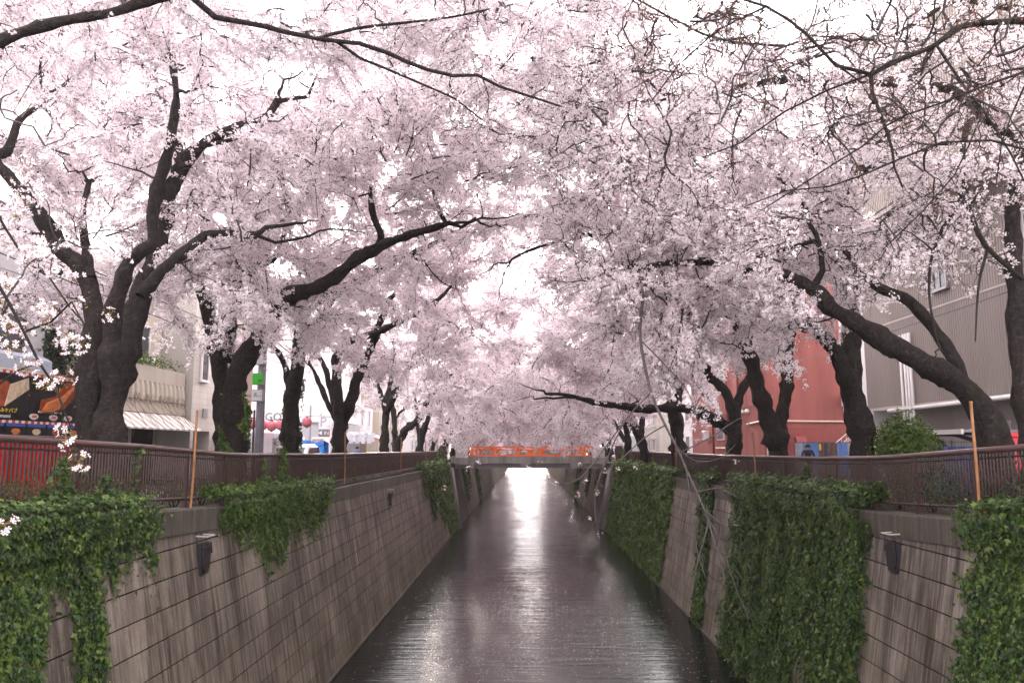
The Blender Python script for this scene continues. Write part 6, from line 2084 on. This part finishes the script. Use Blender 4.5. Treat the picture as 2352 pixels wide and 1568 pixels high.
text_part("lettering", "Otsumami", .17, "white_print", stl, (3.5, -.03, 1.45), (R90, 0, 0))
for x, tx in ((4.75, "600"), (5.55, "300"), (6.2, "700")):
    blob(x, 1.48, .36, .2, "white_print", "price_tag"); text_part("lettering", tx, .13, "red_print", stl, (x, -.045, 1.48), (R90, 0, 0))
text_part("lettering", "●塩 ●コンソメ ●チーズ", .09, "white_print", stl, (5.4, -.03, 1.64), (R90, 0, 0))
MB().box((6.8, -.02, 1.95), (.42, .02, 1.15)).build("paper_list", "paper_grey", stl)
for q in range(9): MB().box((6.8, -.034, 2.4 - q * .11), (.32, .006, .025)).build("writing_line", "grey_print", stl)
MB().box((6.75, -.02, 2.65), (.45, .02, .2)).build("cup_picture", "white_print", stl)
for q in range(9):
    x = .1 + q * .8
    MB().box((x, -.01, 1.02), (.74, .02, .40)).build("menu_card", "black_print", stl)
    MB().box((x, -.025, 1.18), (.70, .012, .09)).build("card_heading", "blue_print", stl)
    blob(x, .98, .32, .2, ("pita_cream", "meat_brown", "churro_orange")[q % 3], "printed_snack")
n = 70; V, F = [], []
for i in range(n + 1):
    xx = -1.0 + 8.1 * i / n; w_ = .05 * math.sin(i * .9) + .03 * math.sin(i * 2.3)
    V += [(xx, -.06 + w_ * 1.3, -1.45), (xx, -.08 + w_, -.2), (xx, -.06 + w_ * .2, .82)]
for i in range(n):
    for j in range(2): F.append((3 * i + j, 3 * i + 3 + j, 3 * i + 4 + j, 3 * i + 1 + j))
MB().add(V, F).build("skirt_cloth", "red_cloth", stl, True)
MB().box((3.1, .2, .84), (8.2, .6, .04)).build("counter", "grey_metal", stl)

# ================================================================== ivy on trunks
def trunk_ivy(label, pts, n, seed, spread=.42, mat="ivy_leaf_bright"):
    r = np.random.default_rng(seed)
    pts = np.array(pts, float); k = r.integers(0, len(pts) - 1, n); f = r.uniform(0, 1, n)[:, None]
    C = pts[k] * (1 - f) + pts[k + 1] * f
    a = r.uniform(-2.4, .5, n)
    d = np.stack([np.cos(a), np.sin(a), np.zeros(n)], 1)
    P = C + d * (spread * r.uniform(.95, 1.2, n))[:, None]
    keep = np.sin(P[:, 2] * 3.1 + a * 2.0 + seed) > -.25
    P, d = P[keep], d[keep]
    N = d + r.normal(scale=.4, size=d.shape); N /= np.linalg.norm(N, axis=1, keepdims=True)
    V, F = leaves(P, N, r.normal(scale=.5, size=d.shape) + np.array([0, 0, -1.]), r.uniform(.08, .15, len(P)), KITEV, KITEF)
    root = thing("ivy", label, "ivy", tuple(pts[0]))
    me = np_mesh("ivy_leaves", V - pts[0], F, 3); me.materials.append(MATS[mat])
    link("ivy_leaves", me, (), root)["kind"] = "stuff"
    MB().tube([tuple(p - pts[0] + np.array([.2, -spread, 0])) for p in pts], .012, 4).build("ivy_stem", "twig_bark", root)
trunk_ivy("green ivy climbing the trunk of the tree behind the first bay, near the tiled building", [unproj(535, 1120, 23.9), unproj(536, 1000, 23.9), unproj(545, 900, 23.9)], 1500, 1)
trunk_ivy("sparse ivy on the trunk in front of the white sided building", [unproj(672, 1095, 30.9), unproj(668, 1000, 30.9), unproj(676, 870, 30.9)], 900, 2, .36)

# ================================================================== people
def person(name, label, loc, heading, h, jacket, trousers, hair, pose="stand"):
    root = thing("person", label, "person", loc, heading)
    s = h / 1.70
    J = dict(pel=(0, 0, .92), chest=(0, .01, 1.28), neck=(0, .015, 1.45), head=(0, .0, 1.56), top=(0, 0, 1.66))
    arm = {"stand": ((.20, 0, 1.38), (.27, -.02, 1.12), (.26, -.14, .90)), "lean": ((.20, -.02, 1.38), (.27, -.16, 1.18), (.14, -.34, 1.12)),
           "work": ((.20, -.02, 1.38), (.25, -.10, 1.12), (.12, -.34, 1.05))}[pose]
    V = [J["pel"], J["chest"], J["neck"], J["head"], J["top"]]; R_ = [.150, .160, .058, .098, .070]; E = [(0, 1), (1, 2), (2, 3), (3, 4)]
    for sx in (-1, 1):
        prev = 1
        for (x, y, z), q in zip(arm, (.068, .052, .040)):
            V.append((sx * x, y, z)); R_.append(q); E.append((prev, len(V) - 1)); prev = len(V) - 1
        x, y, z = arm[2]; V.append((sx * (x - .01), y - .07, z - .04)); R_.append(.035); E.append((prev, len(V) - 1))
        prev = 0
        for (x, y, z), q in zip(((.10, 0, .84), (.11, -.02, .48), (.11, .02, .10), (.115, -.13, .035)), (.095, .068, .048, .040)):
            V.append((sx * x, y, z)); R_.append(q); E.append((prev, len(V) - 1)); prev = len(V) - 1
    me = bpy.data.meshes.new("body"); me.from_pydata([tuple(c * s for c in v) for v in V], E, []); me.update()
    o = bpy.data.objects.new("body", me); COL.objects.link(o)
    md = o.modifiers.new("skin", 'SKIN'); md.use_smooth_shade = True
    for i, q in enumerate(R_): me.skin_vertices[0].data[i].radius = (q * s, q * s * (.78 if i < 2 else 1))
    me.skin_vertices[0].data[0].use_root = True
    o.modifiers.new("sub", 'SUBSURF').levels = 2
    dg = bpy.context.evaluated_depsgraph_get(); dg.update()
    nm = bpy.data.meshes.new_from_object(o.evaluated_get(dg))
    bpy.data.objects.remove(o)
    nm.materials.clear()
    for m_ in (jacket, trousers, "skin", "shoe"): nm.materials.append(MATS[m_])
    for p in nm.polygons:
        z = p.center.z / s; x = abs(p.center.x) / s
        hand = pose != "stand" and p.center.y / s < -.31 or pose == "stand" and x > .2 and z < .90 and z > .7
        p.material_index = 3 if z < .09 else (2 if z > 1.44 or hand else (1 if z < .88 and x < .24 else 0))
        p.use_smooth = True
    nm.name = "body"
    link("body", nm, (), root)
    hb_ = MB().lathe([(.112 * s, 1.53 * s), (.125 * s, 1.60 * s), (.115 * s, 1.67 * s), (.07 * s, 1.715 * s), (.0, 1.73 * s)], (0, .018 * s, 0), 12)
    hb_.build("hair", hair, root, True)
    fc = MB()
    for sx in (-1, 1): fc.box((sx * .035 * s, -.098 * s, 1.575 * s), (.022 * s, .012 * s, .012 * s))
    fc.build("eyes", "black_print", root)
    MB().box((0, -.108 * s, 1.545 * s), (.022 * s, .03 * s, .045 * s), taper=.6).build("nose", "skin", root)
    return root
paint("skin", (.48, .30, .22), .6, .06, 4); paint("shoe", (.03, .03, .03), .6, .1, 4); paint("hair_black", (.012, .010, .010), .5, .1, 6)
paint("blue_jacket", (.06, .20, .55), .6, .2, 5, .2); paint("navy_jacket", (.035, .04, .07), .7, .15, 5); paint("dark_trousers", (.02, .022, .03), .8, .15, 5)
p = unproj(821, 1030, 52)
person("person", "person in bright blue jacket working at the rack of white shirts", (float(p[0]), 52, 0), rad(60), 1.66, "blue_jacket", "dark_trousers", "hair_black", "work")
p = unproj(905, 1040, 76.9)
person("person", "person in dark clothes leaning at the orange bridge railing", (float(p[0]), 76.75, .70), rad(10), 1.68, "navy_jacket", "dark_trousers", "hair_black", "lean")
p = unproj(1855, 1025, 38.5)
person("person", "dark haired person whose head shows over the railing before the blue sheets", (float(p[0]), 38.5, .05), rad(-20), 1.72, "dark_trousers", "dark_trousers", "hair_black", "stand")
# ================================================================== morning haze over the river
m, t, out = new_mat("haze")
v = t.new("ShaderNodeVolumePrincipled")
v.inputs["Color"].default_value = (1.0, .93, .95, 1)
v.inputs["Density"].default_value = .0005
v.inputs["Anisotropy"].default_value = .3
t.l.new(v.outputs[0], out.inputs["Volume"])
MATS["haze"] = m
hz = MB().box((0, 395, 6.5), (700, 860, 27)).build("haze", "haze")
tag(hz, kind="stuff")
